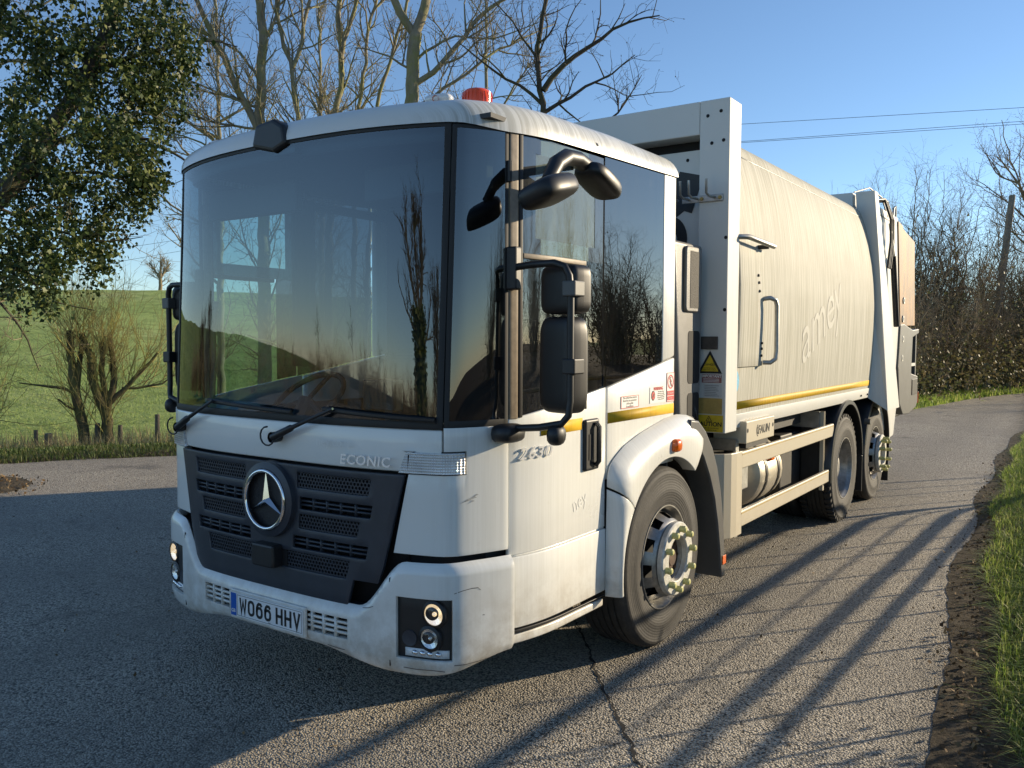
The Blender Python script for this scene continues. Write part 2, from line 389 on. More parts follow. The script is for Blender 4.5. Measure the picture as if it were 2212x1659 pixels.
# windscreen with printed border
panel('windscreen', lin(-.955, .955, 41), [1.40, 1.7, 2.0, 2.3, 2.705], M['windscreen'], off=.0, solid=0, bevel=0)
panel('windscreen_border', merge(lin(-.958, .958, 41), [-.93, .93]), [1.392, 1.425, 2.0, 2.692, 2.71], M['rubber'], off=.004, solid=.012, bevel=.002,
      hole=lambda t, z: abs(t) < .93 and 1.425 < z < 2.692)
for s in (1, -1):
    g = panel('corner_window', lin(.972, 1.275, 12), [1.405, 2.0, 2.70], M['cornerglass'], off=.002, solid=0, bevel=0, side=s)
    panel('frame', merge(lin(.962, 1.283, 12), [.985, 1.262]), [1.397, 1.43, 2.685, 2.703], M['rubber'], parent=g, off=.003, solid=.012, bevel=.002, side=s,
          hole=lambda t, z: 0.985 < t < 1.262 and 1.43 < z < 2.685)
    # front corner post of the door, dusty
    panel('door_pillar', lin(1.292, 1.345, 4), [1.425, 2.0, 2.69], M['dusty'], off=.004, solid=.04, side=s)
    # door
    d = panel('door', merge(lin(1.288, T(1.222), 14)), [.805, 1.0, 1.2, 1.35, 1.7], M['white'], zt=belt, zb=lambda t: .806, off=0, side=s)
    panel('lower_panel', lin(1.288, T(1.228), 14), [.468, .6, .796], M['white'], parent=d, off=.004, side=s, zb=lambda t: .470-.02*(t-1.29))
    panel('trim_line', lin(1.292, T(1.222), 14), [.7965, .8055], M['white'], parent=d, off=-.006, side=s, solid=.01, bevel=0)
    panel('sill_strip', lin(1.292, T(1.222), 14), [.445, .462], M['black'], parent=d, off=.008, side=s, zb=lambda t: .447-.02*(t-1.29), zt=lambda t: .465-.02*(t-1.29), solid=.015, bevel=.002)
    panel('sill', lin(1.20, T(1.222), 16), [.385, .44], M['white'], off=-.004, side=s, zb=lambda t: .395-.012*(t-1.2), zt=lambda t: .441-.02*(t-1.29), bevel=.008)
    TW, y1 = 1.374, 1.185
    w2 = panel('door_window', [TW, T(.7), T(y1)], [2.17, 2.70], M['dewglass'], off=-.004, side=s, solid=0, bevel=0, zt=lambda t: 2.665+.042*Yof(t))
    panel('film_border', [TW, TW+.09, T(1.10), T(y1)], [2.168, 2.24, 2.62, 2.70], M['filmglass'], parent=w2, off=-.003, solid=0, bevel=0, side=s,
          hole=lambda t, z: TW+.09 < t < T(1.10) and 2.24 < z < 2.62, zt=lambda t: 2.665+.042*Yof(t))
    panel('door_window', [TW, T(.7), T(1.02)], [1.40, 1.8, 2.145], M['sideglass'], off=-.004, side=s, solid=0, bevel=0, zb=lambda t: belt(t)+.006)
    panel('film_border', [T(1.02), T(y1)], [1.40, 1.8, 2.168], M['darkglass'], off=-.004, side=s, solid=0, bevel=0, zb=lambda t: belt(t)+.006)
    panel('window_rail', [TW, T(.7), T(1.0)], [2.145, 2.168], M['dusty'], off=.008, side=s, solid=.025, bevel=.003)
    panel('window_seal', [1.348, TW-.002], [1.43, 2.0, 2.69], M['rubber'], off=.006, side=s, solid=.03, bevel=.003)
    panel('door_post', [T(1.13), T(1.30)], [1.60, 2.70], M['interior'], off=-.03, side=s, solid=.04, bevel=0)
    g = panel('rear_side_window', [T(1.196), T(1.55), T(1.90)], [1.5, 2.0, 2.75], M['darkglass'], off=0, side=s, solid=0, bevel=0, zb=belt, zt=lambda t: 2.668+.042*Yof(t))
    panel('rear_post', [T(1.906), T(YR)-.03, T(YR)], [1.60, 2.0, 2.76], M['white'], off=.001, side=s, zb=belt, zt=lambda t: 2.672+.042*Yof(t), solid=.05, bevel=.012)
    panel('rear_quarter_panel', lin(T(1.236), T(YR), 8), [.90, 1.2, 1.4, 1.7], M['white'], off=.001, side=s, zb=lambda t: 1.05, zt=lambda t: belt(t)-.006, solid=.05, bevel=.008)
    # reflective stripe
    panel('reflective_stripe', [T(.62), T(.8), T(.978)], [1.337, 1.395], M['tape'], off=.0035, side=s, solid=.002, bevel=0)
    panel('reflective_stripe', [T(1.242), T(1.7), T(YR)-.012], [1.345, 1.402], M['tape'], off=.0045, side=s, solid=.002, bevel=0)
    # handle
    h = panel('door_handle', [T(.985), T(1.0), T(1.11), T(1.126)], [1.125, 1.14, 1.37, 1.385], M['black'], off=.02, side=s, solid=.022, bevel=.012)
    x = s*1.166
    MB().box(x+s*.0205-.002, x+s*.0205+.002, 1.015, 1.05, 1.18, 1.31).build('recess', M['void'], h)
    MB().tube([(x+s*.024, 1.078, 1.15), (x+s*.042, 1.078, 1.17), (x+s*.042, 1.078, 1.345), (x+s*.024, 1.078, 1.365)], .013, 8).build('grip', M['black'], h, smooth=40)
    for z in (.62, 2.52):
        p0 = S(s*1.287, z, .004); MB().tube([p0-Vector((0, 0, .045)), p0+Vector((0, 0, .045))], .013, 8).build('hinge', M['black'], truck, smooth=40)

# front panels
panel('front_panel', lin(-.955, .955, 41), [1.203, 1.3, 1.390], M['white'], off=.006, bevel=.008)
def ctop(t): return 1.390 if t > .962 else 1.196
def cbot(t): return .842 + (.0 if t < 1.15 else -.0)
for s in (1, -1):
    def tm(t, z, s=s):            # inner edge follows the grille
        a = abs(t); lo = .735 + .072*(min(z, 1.194)-.842)/.35
        return math.copysign(a + (lo-.73)*max(0, 1-(a-.73)/.22), t)
    panel('corner_panel', merge(lin(.73, 1.28, 20), [.963, 1.062]), [.842, .86, .9, 1.0, 1.1, 1.194, 1.298, 1.35, 1.40], M['white'], off=.008, side=s, tmap=tm, bevel=.010, solid=.04,
          hole=lambda t, z: (t < 1.062 and 1.194 < z < 1.298) or (t < .963 and z > 1.298))
    def lm(t, z): 
        a = abs(t); return math.copysign(a + (.035*(z-1.20)/.09 if a < .79 else 0), t)
    l = panel('front_lamp', merge(lin(.765, 1.05, 14)), [1.200, 1.21, 1.28, 1.292], M['ribbed'], off=.02, side=s, tmap=lm, solid=.03, bevel=.012, smooth=30)
    panel('surround', lin(.755, 1.058, 14), [1.194, 1.298], M['rubber'], parent=l, off=.004, side=s, tmap=lm, solid=.02, bevel=.003)

# grille
def ghw(z): return .795 + (z-1.19)*.25 if z > .78 else .6925 - (.78-z)*.35
def gt(u, z): return u*ghw(z)
USL = [.34, .93]
bands = [(1.085, 1.160, .24, .80), (.893, .962, .27, .77), (.697, .778, .02, .74)]      # perforated: z0,z1,u0,u1
slots = [(.985, 1.043, .27, .84), (.798, .856, .22, .86)]
def gh(t, z):
    a = abs(t)
    if t > .80 and z < .70: return True            # broken corner
    return any(z0 < z < z1 and u0 < a < u1 for z0, z1, u0, u1 in bands+slots)
uu = [.02, .22, .24, .27, .74, .77, .80, .84, .86, .95]
gl = panel('grille', merge(lin(-1, 1, 41), uu, [-u for u in uu]), merge([.57, .62, .66, .68, 1.18, 1.192], [z for b in bands+slots for z in b[:2]], [1.01, .82, .93]), M['grille'], off=.022, hole=gh, solid=.02, bevel=.003,
      tmap=gt, zb=lambda u: .570)
panel('grille_backing', lin(-.78, .78, 31), [.60, 1.19], M['void'], parent=gl, off=-.05, solid=.01, bevel=0)
b = MB()
for z0, z1, u0, u1 in bands:
    P = .0195; j = 0; z = z0-.004
    while z < z1+.004:
        for s in (1, -1):
            a0, a1 = u0*ghw(z)-.012, u1*ghw(z)+.012
            t = a0 + (P/2 if j % 2 else 0)
            while t < a1:
                vs = []
                for r_ in (.0078, P/math.sqrt(3)+.0002):
                    for k in range(6):
                        th = math.pi/6 + k*math.pi/3; vs.append(S(s*(t+r_*math.cos(th)), z+r_*math.sin(th), .014))
                fs = [(k, (k+1) % 6, 6+(k+1) % 6, 6+k) for k in range(6)]
                b.add(vs, [q[::-1] if s > 0 else q for q in fs]); t += P
        z += P*.866; j += 1
tag(b.build('perforated_mesh', M['grille'], gl, solid=.004), kind='stuff')
for z0, z1, u0, u1 in slots:
    for s in (1, -1):
        for k in (1, 2):
            zz = z0+(z1-z0)*k/3
            panel('louvre', lin(u0*ghw(zz)-.005, u1*ghw(zz)+.005, 9), [zz-.004, zz+.004], M['grille'], parent=gl, off=.012, side=s, solid=.03, bevel=0)
        for k in range(1, 5):
            tt = (u0+(u1-u0)*k/5)*ghw(z0); panel('divider', [tt-.004, tt+.004], [z0-.003, z1+.003], M['grille'], parent=gl, off=.014, side=s, solid=.035, bevel=0)
# star badge
SB = (0, -.005, 1.012)
bd = empty('star_badge', (0, 0, 0), truck)
MB().lathe([(.186, .03), (.18, -.012), (.150, -.022), (.146, .0)], SB, 'y', 48).build('surround', M['grille'], bd, smooth=50)
MB().lathe([(.148, .004), (.0, .004)], SB, 'y', 48).build('mesh_disc', mat('badge_mesh', (.012, .012, .014), .5, bump=1, bscale=220), bd)
ring = [(.139+.0095*math.cos(a), -.024+.0095*math.sin(a)) for a in lin(0, 2*math.pi*11/12, 12)]
MB().lathe(ring, SB, 'y', 56, closed=True).build('ring', M['chrome'], bd, smooth=60)
b = MB(); vs = [(SB[0], SB[1]-.034, SB[2])]
for k in range(3):
    a = math.pi/2 + k*2*math.pi/3; vs.append((SB[0]+.134*math.cos(a), SB[1]-.014, SB[2]+.134*math.sin(a)))
    a += math.pi/3; vs.append((SB[0]+.021*math.cos(a), SB[1]-.010, SB[2]+.021*math.sin(a)))
n = len(vs); vs.append((SB[0], SB[1]-.002, SB[2]))
b.add(vs, [(0, i, i % 6+1) for i in range(1, 7)] + [(7, i % 6+1, i) for i in range(1, 7)]).build('star', M['chrome'], bd)
# radar box under the badge
r_ = MB().prism([(-.075, .69), (.075, .69), (.082, .72), (.078, .80), (-.078, .80), (-.082, .72)], -.05, .06, 'y').build('radar_sensor', M['black'], truck, bevel=.01)
MB().box(-.11, .11, .012, .04, .66, .86).build('pocket', M['void'], r_)
# model lettering
p0 = S(.60, 1.242, .0265); nn = Nrm(.60)
text('badge_lettering', 'ECONIC', .062, p0, (-nn.y, nn.x, 0), (0, 0, 1), M['satin'], truck, .003, .12, .001, spacing=1.12, sx=1.08)
nn = Nrm(T(.575))
text('badge_lettering', '2630', .074, S(T(.575), 1.262, .006), (-nn.y, nn.x, 0), (0, 0, 1), M['satin'], truck, .003, .25, .001, spacing=1.2, sx=1.25)
p0 = S(.42, 1.315, .0265); nn = Nrm(.42)
text('faded_lettering', 'ney.co.u', .06, p0, (-nn.y, nn.x, 0), (0, 0, 1), M['ghost'], truck, 0)

# bumper
def btop(t): return .586 if t < .56 else (.586+.224*sst(.56, .80, t) if t < .80 else .810+.008*sst(.8, 1.1, t))
def bbot(t): return .372-.055*sst(.3, .75, t)+.075*sst(.85, 1.30, t)
HL = (.765, .995, .392, .662)                     # headlamp opening
VT = (.225, .515, .428, .522)                     # air vent
def bh(t, z):
    a = abs(t); return (HL[0] < a < HL[1] and HL[2] < z < HL[3]) or (VT[0] < a < VT[1] and VT[2] < z < VT[3])
bts = merge(lin(0, .56, 15), lin(.56, .80, 13), lin(.80, 1.29, 22), HL[:2], VT[:2])
bmp = panel('bumper', merge([-t for t in bts], bts), merge(lin(.30, .80, 14), HL[2:], VT[2:], lin(.58, .82, 14)), M['white'], zt=btop, zb=bbot, off=.045, hole=bh, solid=.05, bevel=.012,
      offz=lambda t, z: -.03*max(0, (z-btop(t)+.05)/.05)**2 - .02*max(0, (bbot(t)+.05-z)/.05)**2, smooth=60)
panel('bumper_core', lin(-1.2, 1.2, 41), [.36, .58], M['void'], parent=bmp, off=-.03, solid=.01, bevel=0)
panel('radiator_support', lin(-1.2, 1.2, 41), [.5, .86], M['void'], off=-.06, solid=.01, bevel=0)
for s in (1, -1):
    tj = .735
    panel('joint', [tj-.002, tj+.002], lin(.33, .78, 8), M['rubber'], parent=bmp, off=.0445, side=s, solid=.005, bevel=0, zb=lambda t: bbot(t)+.03, zt=lambda t: btop(t)-.03)
    for k in range(1, 4):
        z = VT[2]+(VT[3]-VT[2])*k/4; panel('vent_bar', lin(VT[0]-.003, VT[1]+.003, 7), [z-.005, z+.005], M['white'], parent=bmp, off=.040, side=s, solid=.02, bevel=0)
    for k in range(1, 4):
        t = VT[0]+(VT[1]-VT[0])*k/4; panel('vent_bar', [t-.006, t+.006], [VT[2]-.003, VT[3]+.003], M['white'], parent=bmp, off=.042, side=s, solid=.02, bevel=0)
    # headlamp cluster
    h = panel('headlamp_cluster', lin(HL[0]-.006, HL[1]+.006, 10), [HL[2]-.006, .44, .6, HL[3]+.006], M['black'], off=.026, side=s, solid=.02, bevel=.004)
    for (t, z, rr) in ((.930, .595, .048), (.912, .487, .045)):
        c = S(s*t, z, .028); nn = Nrm(s*t)*.45 + Vector((0, -1, 0))*.55; q = nn.to_track_quat('X', 'Z').to_euler()
        bz = MB().lathe([(rr+.014, -.006), (rr+.012, .008), (rr, .014), (rr-.003, .0)], n=28).build('bezel', M['black'], h, smooth=50, loc=c, rot=q)
        MB().lathe([(rr, .008), (rr*.75, .002), (rr*.4, -.006), (rr*.22, -.008), (rr*.20, .004), (rr*.1, .010), (0, .011)], n=28).build('reflector', mat('reflector', (.85, .84, .80), .22, .9, bump=.6, bscale=90, emit=((1, .74, .40, .38) if z > .55 else None)), h, smooth=60, loc=c, rot=q)
        MB().lathe([(rr-.001, .010), (rr*.7, .018), (rr*.35, .022), (0, .023)], n=28).build('lens', glass('lamp_lens', (.95, .95, .95), 1.5), h, smooth=60, loc=c, rot=q)
    c = S(s*.82, .478, .028); q = Nrm(s*.82).to_track_quat('X', 'Z').to_euler()
    MB().lathe([(.036, -.004), (.035, .003), (.026, .001), (.0, .001)], n=24).build('blanking_cap', M['grille'], h, smooth=40, loc=c, rot=q)
    for k in range(4):
        t = .845+.033*k; c = S(s*t, .419, .031)
        MB().ellipsoid((0, 0, 0), (.016, .010, .011), 10, 7).build('daytime_light', M['chrome'], h, smooth=180, loc=c)
    panel('daytime_lens', lin(.80, .985, 8), [.400, .436], M['lens'], parent=h, off=.028, side=s, solid=.004, bevel=0)

MB().box(-.85, .85, .30, 1.35, .285, .50).build('under_bumper_light_block', M['chassis'], truck)  # unseen box added to block sun leaking under the bumper
MB().box(-.62, .62, .95, 2.7, .30, 1.0).build('under_cab_light_block', M['chassis'], truck)  # unseen box added to stop sunlight crossing beneath the cab
scm = mat('scuff_mark', (.10, .09, .075), .8)
for pts in ([(1.00, .690), (1.03, .700), (1.07, .705), (1.10, .704)], [(1.10, .70), (1.11, .693)], [(.80, .352), (.86, .350), (.92, .353), (.97, .350)], [(1.06, .372), (1.062, .34)], [(1.00, .376), (1.04, .374), (1.10, .378), (1.15, .384)], [(.60, .588), (.63, .592), (.655, .602)], [(.40, .385), (.46, .380), (.50, .379)], [(1.12, .58), (1.13, .579)]):
    b = MB(); w_ = .0016; b.add([S(t, z-w_, .0458) for t, z in pts]+[S(t, z+w_, .0458) for t, z in pts], [(i, i+1, len(pts)+i+1, len(pts)+i) for i in range(len(pts)-1)]); b.build('scratch', scm, bmp)
# number plate
pl = empty('number_plate', (0, 0, 0), truck)
PY = -.030; PZ = .463
MB().box(-.275, .275, PY+.004, PY+.02, PZ-.073, PZ+.073).build('holder', M['white'], pl, bevel=.006)
MB().box(-.262, .262, PY-.001, PY+.003, PZ-.0565, PZ+.0565).build('plate', M['platewhite'], pl)
MB().box(-.2615, -.220, PY-.002, PY, PZ-.056, PZ+.056).build('country_band', M['blue'], pl)
b = MB()
for x0, x1, z0, z1 in ((-.214, .256, .0495, .051), (-.214, .256, -.051, -.0495), (-.214, -.2125, -.051, .051), (.2545, .256, -.051, .051)): b.box(x0, x1, PY-.002, PY, PZ+z0, PZ+z1)
b.build('border', M['ink'], pl)
text('country_code', 'GB', .024, (-.241, PY-.003, PZ-.032), (1, 0, 0), (0, 0, 1), M['platewhite'], pl, .0003, bold=.0006)
text('maker_print', 'Anon', .008, (.03, PY-.003, PZ-.045), (1, 0, 0), (0, 0, 1), M['ink'], pl, .0003)
def stroke(path, w=.0135, closed=False):
    pts = [Vector((p[0], p[1])) for p in path]; n = len(pts); L_ = []; R_ = []
    for i in range(n):
        a = pts[i-1] if (i or closed) else None; c = pts[(i+1) % n] if (i < n-1 or closed) else None
        d1 = (pts[i]-a).normalized() if a is not None else (c-pts[i]).normalized()
        d2 = (c-pts[i]).normalized() if c is not None else d1
        m_ = (d1+d2)
        m_ = m_.normalized() if m_.length > 1e-6 else d1
        nv = Vector((-m_.y, m_.x)); k = w/2/max(.35, nv.dot(Vector((-d1.y, d1.x))))
        L_.append(pts[i]+nv*k); R_.append(pts[i]-nv*k)
    return L_, R_
def rrect(x0, x1, y0, y1, r):
    o = []
    for cx, cy, a0 in ((x1-r, y1-r, 0), (x0+r, y1-r, 90), (x0+r, y0+r, 180), (x1-r, y0+r, 270)):
        for k in range(5): a = R(a0+90*k/4); o.append((cx+r*math.cos(a), cy+r*math.sin(a)))
    return o
hwd = .0068; W_ = .050; H_ = .079
O_ = rrect(hwd, W_-hwd, hwd, H_-hwd, .017)
GL = {'H': [([(hwd, 0), (hwd, H_)], 0), ([(W_-hwd, 0), (W_-hwd, H_)], 0), ([(hwd, H_/2), (W_-hwd, H_/2)], 0)],
      'V': [([(.0055, H_), (W_/2, .006), (W_-.0055, H_)], 0)],
      'W': [([(.003, H_), (.0125, .006), (W_/2, .062), (W_-.0125, .006), (W_-.003, H_)], 0)],
      'O': [(O_, 1)],
      '6': [(rrect(hwd, W_-hwd, hwd, .052, .016), 1), ([(hwd, .03), (hwd, H_-.028), (hwd+.006, H_-.014), (W_*.42, H_-hwd), (W_*.7, H_-hwd-.001), (W_-hwd-.001, H_-.018)], 0)]}
x = -.193
for ch in 'WO66 HHV':
    if ch == ' ': x += .022; continue
    b = MB()
    for path, cl in GL[ch]:
        Ls, Rs = stroke(path, .0115 if ch == 'W' else .0135, cl); n = len(Ls)
        b.add([(x+p.x, PY-.0022, PZ-.0395+p.y) for p in Ls] + [(x+p.x, PY-.0022, PZ-.0395+p.y) for p in Rs], [(i, n+i, n+(i+1) % n, (i+1) % n) for i in range(n if cl else n-1)])
    b.build('character', M['ink'], pl, solid=.001); x += .0615

# wipers
def wiper(piv, end, b0, b1):
    w = empty('wiper', (0, 0, 0), truck)
    P0 = S(*piv, .03); P1 = S(*end, .045)
    MB().lathe([(.001, .03), (.022, .028), (.026, 0), (.026, -.03)], P0, 'y', 16).build('pivot', M['black'], w, smooth=50)
    MB().tube([P0+Vector((0, -.02, 0)), P0.lerp(P1, .35)+Vector((0, -.025, 0)), P0.lerp(P1, .37)+Vector((0, -.025, 0)), P1], [.019, .017, .011, .007], 8).build('arm', M['black'], w, smooth=50)
    ts = lin(b0[0], b1[0], 9)
    MB().tube([S(t, b0[1]+(b1[1]-b0[1])*(t-b0[0])/(b1[0]-b0[0]), .022+.016*math.sin(math.pi*i/8)) for i, t in enumerate(ts)], .009, 6).build('blade_carrier', M['black'], w)
    MB().tube([S(t, b0[1]+(b1[1]-b0[1])*(t-b0[0])/(b1[0]-b0[0])-.012, .012) for t in ts], .006, 5).build('blade', M['rubber'], w)
    MB().tube([P0+Vector((-.03+.05*math.cos(R(-20-28*k)), -.028, .005+.045*math.sin(R(-20-28*k)))) for k in range(10)], .0042, 6).build('washer_hose', M['black'], w, smooth=180)
wiper((.055, 1.315), (.44, 1.468), (.36, 1.465), (1.02-.09, 1.437))
wiper((-.80, 1.305), (-.42, 1.468), (-.50, 1.468), (.15, 1.440))

# roof
ro = MB(); n_t = 44
ts = lin(-T(YR)+.001, T(YR)-.001, 2*n_t+1); rings = []
def roof_pt(t, a):
    y = S(t, 2.6).y; z0 = 2.709 - .022*sst(.93, 1.3, abs(t)) + .034*max(0, y-.4); ins = .135*(1-math.cos(a)); p = S(t, 2.68, .012-ins)
    p.y = min(p.y, YR-ins*.8); zt_ = min(2.874, 2.826+.035*y); p.z = z0 + (zt_-z0)*math.sin(a); return p
NA = 9; nt = len(ts)
for i in range(NA):
    for t in ts: ro.v.append(tuple(roof_pt(t, math.pi/2*i/(NA-1))))
for i in range(NA-1):
    for k in range(nt): ro.f.append((i*nt+k, i*nt+(k+1) % nt, (i+1)*nt+(k+1) % nt, (i+1)*nt+k))
c0 = len(ro.v)
for k in range(nt):
    v = ro.v[(NA-1)*nt+k]; ro.v.append((v[0]*.6, 1.1+(v[1]-1.1)*.6, v[2]+.012))
for k in range(nt): ro.f.append(((NA-1)*nt+k, (NA-1)*nt+(k+1) % nt, c0+(k+1) % nt, c0+k))
ro.f.append(tuple(range(c0, c0+nt)))
roof = ro.build('cab_roof', M['roofwhite'], truck, smooth=50)
MB().prism([(-.035, 0), (0, -.05), (.035, 0), (0, .05)], 0, .003, 'x').build('diamond_mark', M['inkgrey'], roof, loc=(1.150, 1.10, 2.785), rot=(0, R(-34), 0))
for x, y in ((.86, .52), (-.86, .52)):
    bc = MB().lathe([(.0, .086), (.055, .083), (.066, .072), (.069, .02), (.069, .0)], (x, y, 2.846), 'z', 36).build('beacon', M['beacon'], truck, smooth=50)
    MB().lathe([(.074, .012), (.074, -.02)], (x, y, 2.846), 'z', 30).build('base', M['black'], bc)
    for k in range(24):
        a = 2*math.pi*k/24; MB().box(-.0015, .0015, .0685, .0715, .02, .070).build('rib', M['beacon'], bc, loc=(x, y, 2.846), rot=(0, 0, a))
for s in (1, -1):
    q = MB().ellipsoid((0, 0, 0), (.066, .032, .022), 18, 9, .7).build('roof_marker_light', M['lens'], truck, smooth=180, loc=(s*.80, .315, 2.855), rot=(R(12), 0, R(14*s)))
    MB().box(-.055, .055, .0, .05, -.03, .014).build('housing', M['white'], q, bevel=.012)
    MB().lathe([(.015, 0), (.012, .01), (0, .012)], (0, -.036, 0), 'y', 12).build('bulb', M['orange'], q)
# camera pod over the windscreen
cp = MB().prism([(-.13, 2.70), (.03, 2.66), (.12, 2.69), (.10, 2.78), (.03, 2.82), (-.10, 2.805)], .02, .22, 'y').build('camera_pod', M['black'], truck, bevel=.02, seg=3)
MB().box(-.0, .15, .05, .12, 2.648, 2.68).build('bracket', M['black'], cp, bevel=.005)

# mirrors, one set each side
for s in (1, -1):
    mr = empty('mirror_assembly', (0, 0, 0), truck)
    def X(x, y, z): return (s*x, y, z)
    MB().box(*sorted((s*1.10, s*1.155)), .41, .46, 2.00, 2.19).build('upper_bracket', M['black'], mr, bevel=.008)
    arm = [X(1.13, .435, 2.10), X(1.25, .41, 2.105), X(1.36, .40, 2.105), X(1.405, .41, 2.09), X(1.425, .415, 2.05), X(1.43, .42, 1.98), X(1.43, .42, 1.52), X(1.425, .415, 1.46), X(1.40, .40, 1.425), X(1.30, .385, 1.405), X(1.14, .39, 1.39)]
    MB().tube(arm, .016, 10).build('arm', M['black'], mr, smooth=60)
    MB().ellipsoid((s*1.135, .385, 1.37), (.055, .085, .042), 16, 9, .6).build('lower_bracket', M['black'], mr, smooth=60)
    MB().ellipsoid((s*1.375, .40, 1.375), (.035, .05, .045), 14, 9, .8).build('knuckle', M['black'], mr, smooth=60)
    for nm, z0, z1, x0, x1 in (('wide_angle_mirror', 1.892, 2.105, 1.235, 1.455), ('main_mirror', 1.46, 1.882, 1.232, 1.44)):
        c = (s*(x0+x1)/2, .52, (z0+z1)/2)
        h = MB().ellipsoid((0, 0, 0), ((x1-x0)/2, .062, (z1-z0)/2), 40, 25, .34).build(nm, M['black'], mr, smooth=60, loc=c, rot=(0, 0, s*R(-14)))
        MB().box(-(x1-x0)/2+.02, (x1-x0)/2-.02, .050, .060, -(z1-z0)/2+.02, (z1-z0)/2-.02).build('mirror_glass', M['chrome'], h)
        MB().box(*sorted((s*1.40, s*1.465)), 0.395, .48, c[2]-.035, c[2]+.03).build('clamp', M['greyguard'] if z0 > 1.8 else M['black'], mr, bevel=.006)
    # kerb mirrors high on the nearside door
    if s < 0: continue
    km = empty('kerb_mirror', (0, 0, 0), truck)
    MB().ellipsoid((0, 0, 0), (.10, .15, .052), 30, 15, .62).build('front_head', M['black'], km, smooth=60, loc=(s*1.40, .29, 2.385), rot=(R(14), s*R(-20), 0))
    MB().ellipsoid((0, 0, 0), (.08, .135, .042), 30, 15, .62).build('rear_head', M['black'], km, smooth=60, loc=(s*1.38, .74, 2.495), rot=(R(-20), 0, 0))
    MB().tube([X(1.39, .30, 2.43), X(1.385, .37, 2.51), X(1.38, .46, 2.555), X(1.375, .56, 2.565), X(1.37, .66, 2.545), X(1.36, .72, 2.52)], [.03, .036, .036, .034, .036, .03], 10).build('arm', M['black'], km, smooth=60)
    MB().tube([X(1.375, .56, 2.565), X(1.28, .72, 2.585), X(1.17, .90, 2.62)], [.026, .022, .022], 8).build('stay', M['black'], km, smooth=60)

# stickers on the rear quarter panel
SX = 1.1665+.0015
def sticker(name, y0, y1, z0, z1, m, px=SX, t=.0012):
    return MB().box(px, px+t, y0, y1, z0, z1).build(name, m, truck)
def frame_rect(name, y0, y1, z0, z1, w, m, parent, px):
    b = MB()
    for a in ((y0, y1, z1-w, z1), (y0, y1, z0, z0+w), (y0, y0+w, z0+w, z1-w), (y1-w, y1, z0+w, z1-w)): b.box(px, px+.0008, *a)
    return b.build(name, m, parent)
XT = SX+.0026
s1 = sticker('camera_notice', 1.388, 1.597, 1.412, 1.478, M['paper'], SX)
frame_rect('border', 1.388, 1.597, 1.412, 1.478, .003, M['red'], s1, SX+.0013)
for k, ln in enumerate(('This vehicle has cameras', 'fitted for the protection', 'of the public', '& workforce')):
    text('line', ln, .0165, (XT, 1.49, 1.468-.0158*k), (0, 1, 0), (0, 0, 1), M['inkgrey'], s1, .0002)
s2 = sticker('warning_notice', 1.742, 1.955, 1.418, 1.512, M['paper'], SX)
text('heading', 'WARNING', .026, (XT, 1.85, 1.500), (0, 1, 0), (0, 0, 1), M['red'], s2, .0002, bold=.0006)
for k in range(5): text('line', ('This vehicle is fitted', 'with video recording', 'equipment. Images will', 'be recorded for safety', 'for the prosecution')[k], .0105, (XT, 1.885, 1.482-.011*k), (0, 1, 0), (0, 0, 1), M['ink'], s2, .0002)
octa = lambda r, cy, cz, sy=1: [(cy+sy*r*math.cos(math.pi/8+k*math.pi/4), cz+r*math.sin(math.pi/8+k*math.pi/4)) for k in range(8)]
MB().prism(octa(.030, 1.782, 1.462, .9), SX+.001, SX+.0022).build('octagon', M['ink'], s2)
MB().prism([(1.782+.019*math.cos(R(15*k)), 1.462+.022*math.sin(R(15*k))) for k in range(24)], SX+.0015, SX+.0030).build('red_disc', M['red'], s2)
MB().prism([(1.770, 1.456), (1.778, 1.450), (1.795, 1.468), (1.787, 1.474)], SX+.002, SX+.0036).build('camera_symbol', M['ink'], s2)
s3 = sticker('no_pedestrians_sign', 1.968, 2.072, 1.416, 1.588, M['paper'], SX)
frame_rect('border', 1.968, 2.072, 1.416, 1.588, .003, M['red'], s3, SX+.0013)
b = MB(); cy, cz, rr = 2.02, 1.533, .042
b.add([(XT, cy+q*math.cos(R(10*k)), cz+q*math.sin(R(10*k))) for q in (rr, rr-.008) for k in range(36)], [(k, (k+1) % 36, 36+(k+1) % 36, 36+k) for k in range(36)])
b.prism([(cy-.028, cz+.030), (cy-.024, cz+.034), (cy+.028, cz-.030), (cy+.024, cz-.034)], SX+.0016, XT); b.build('prohibition_ring', M['red'], s3)
b = MB(); b.prism([(cy+.006*math.cos(R(30*k)), cz+.024+.006*math.sin(R(30*k))) for k in range(12)], SX+.0014, XT-.0002)
for q in ([(-.006, .016), (.006, .016), (.005, -.004), (-.005, -.004)], [(-.005, -.004), (0, -.004), (-.009, -.028), (-.013, -.028)], [(0, -.004), (.005, -.004), (.013, -.028), (.009, -.028)], [(-.006, .014), (-.003, .012), (-.012, -.004), (-.015, -.002)], [(.006, .014), (.003, .012), (.012, -.004), (.015, -.002)]):
    b.prism([(cy+a, cz+c) for a, c in q], SX+.0014, XT-.0002)
b.build('walking_figure', M['ink'], s3)
for z0, z1 in ((1.452, 1.480), (1.424, 1.448)): MB().box(SX+.001, SX+.0024, 1.976, 2.064, z0, z1).build('red_bar', M['red'], s3)
text('line', 'No unauthorised', .011, (XT+.0005, 2.02, 1.466), (0, 1, 0), (0, 0, 1), M['paper'], s3, .0002)
text('line', 'persons', .011, (XT+.0005, 2.02, 1.436), (0, 1, 0), (0, 0, 1), M['paper'], s3, .0002)
text('faded_lettering', 'ney', .10, (SX-.0008, .96, .98), (0, .97, .24), (0, -.24, .97), M['ghost'], truck, 0)

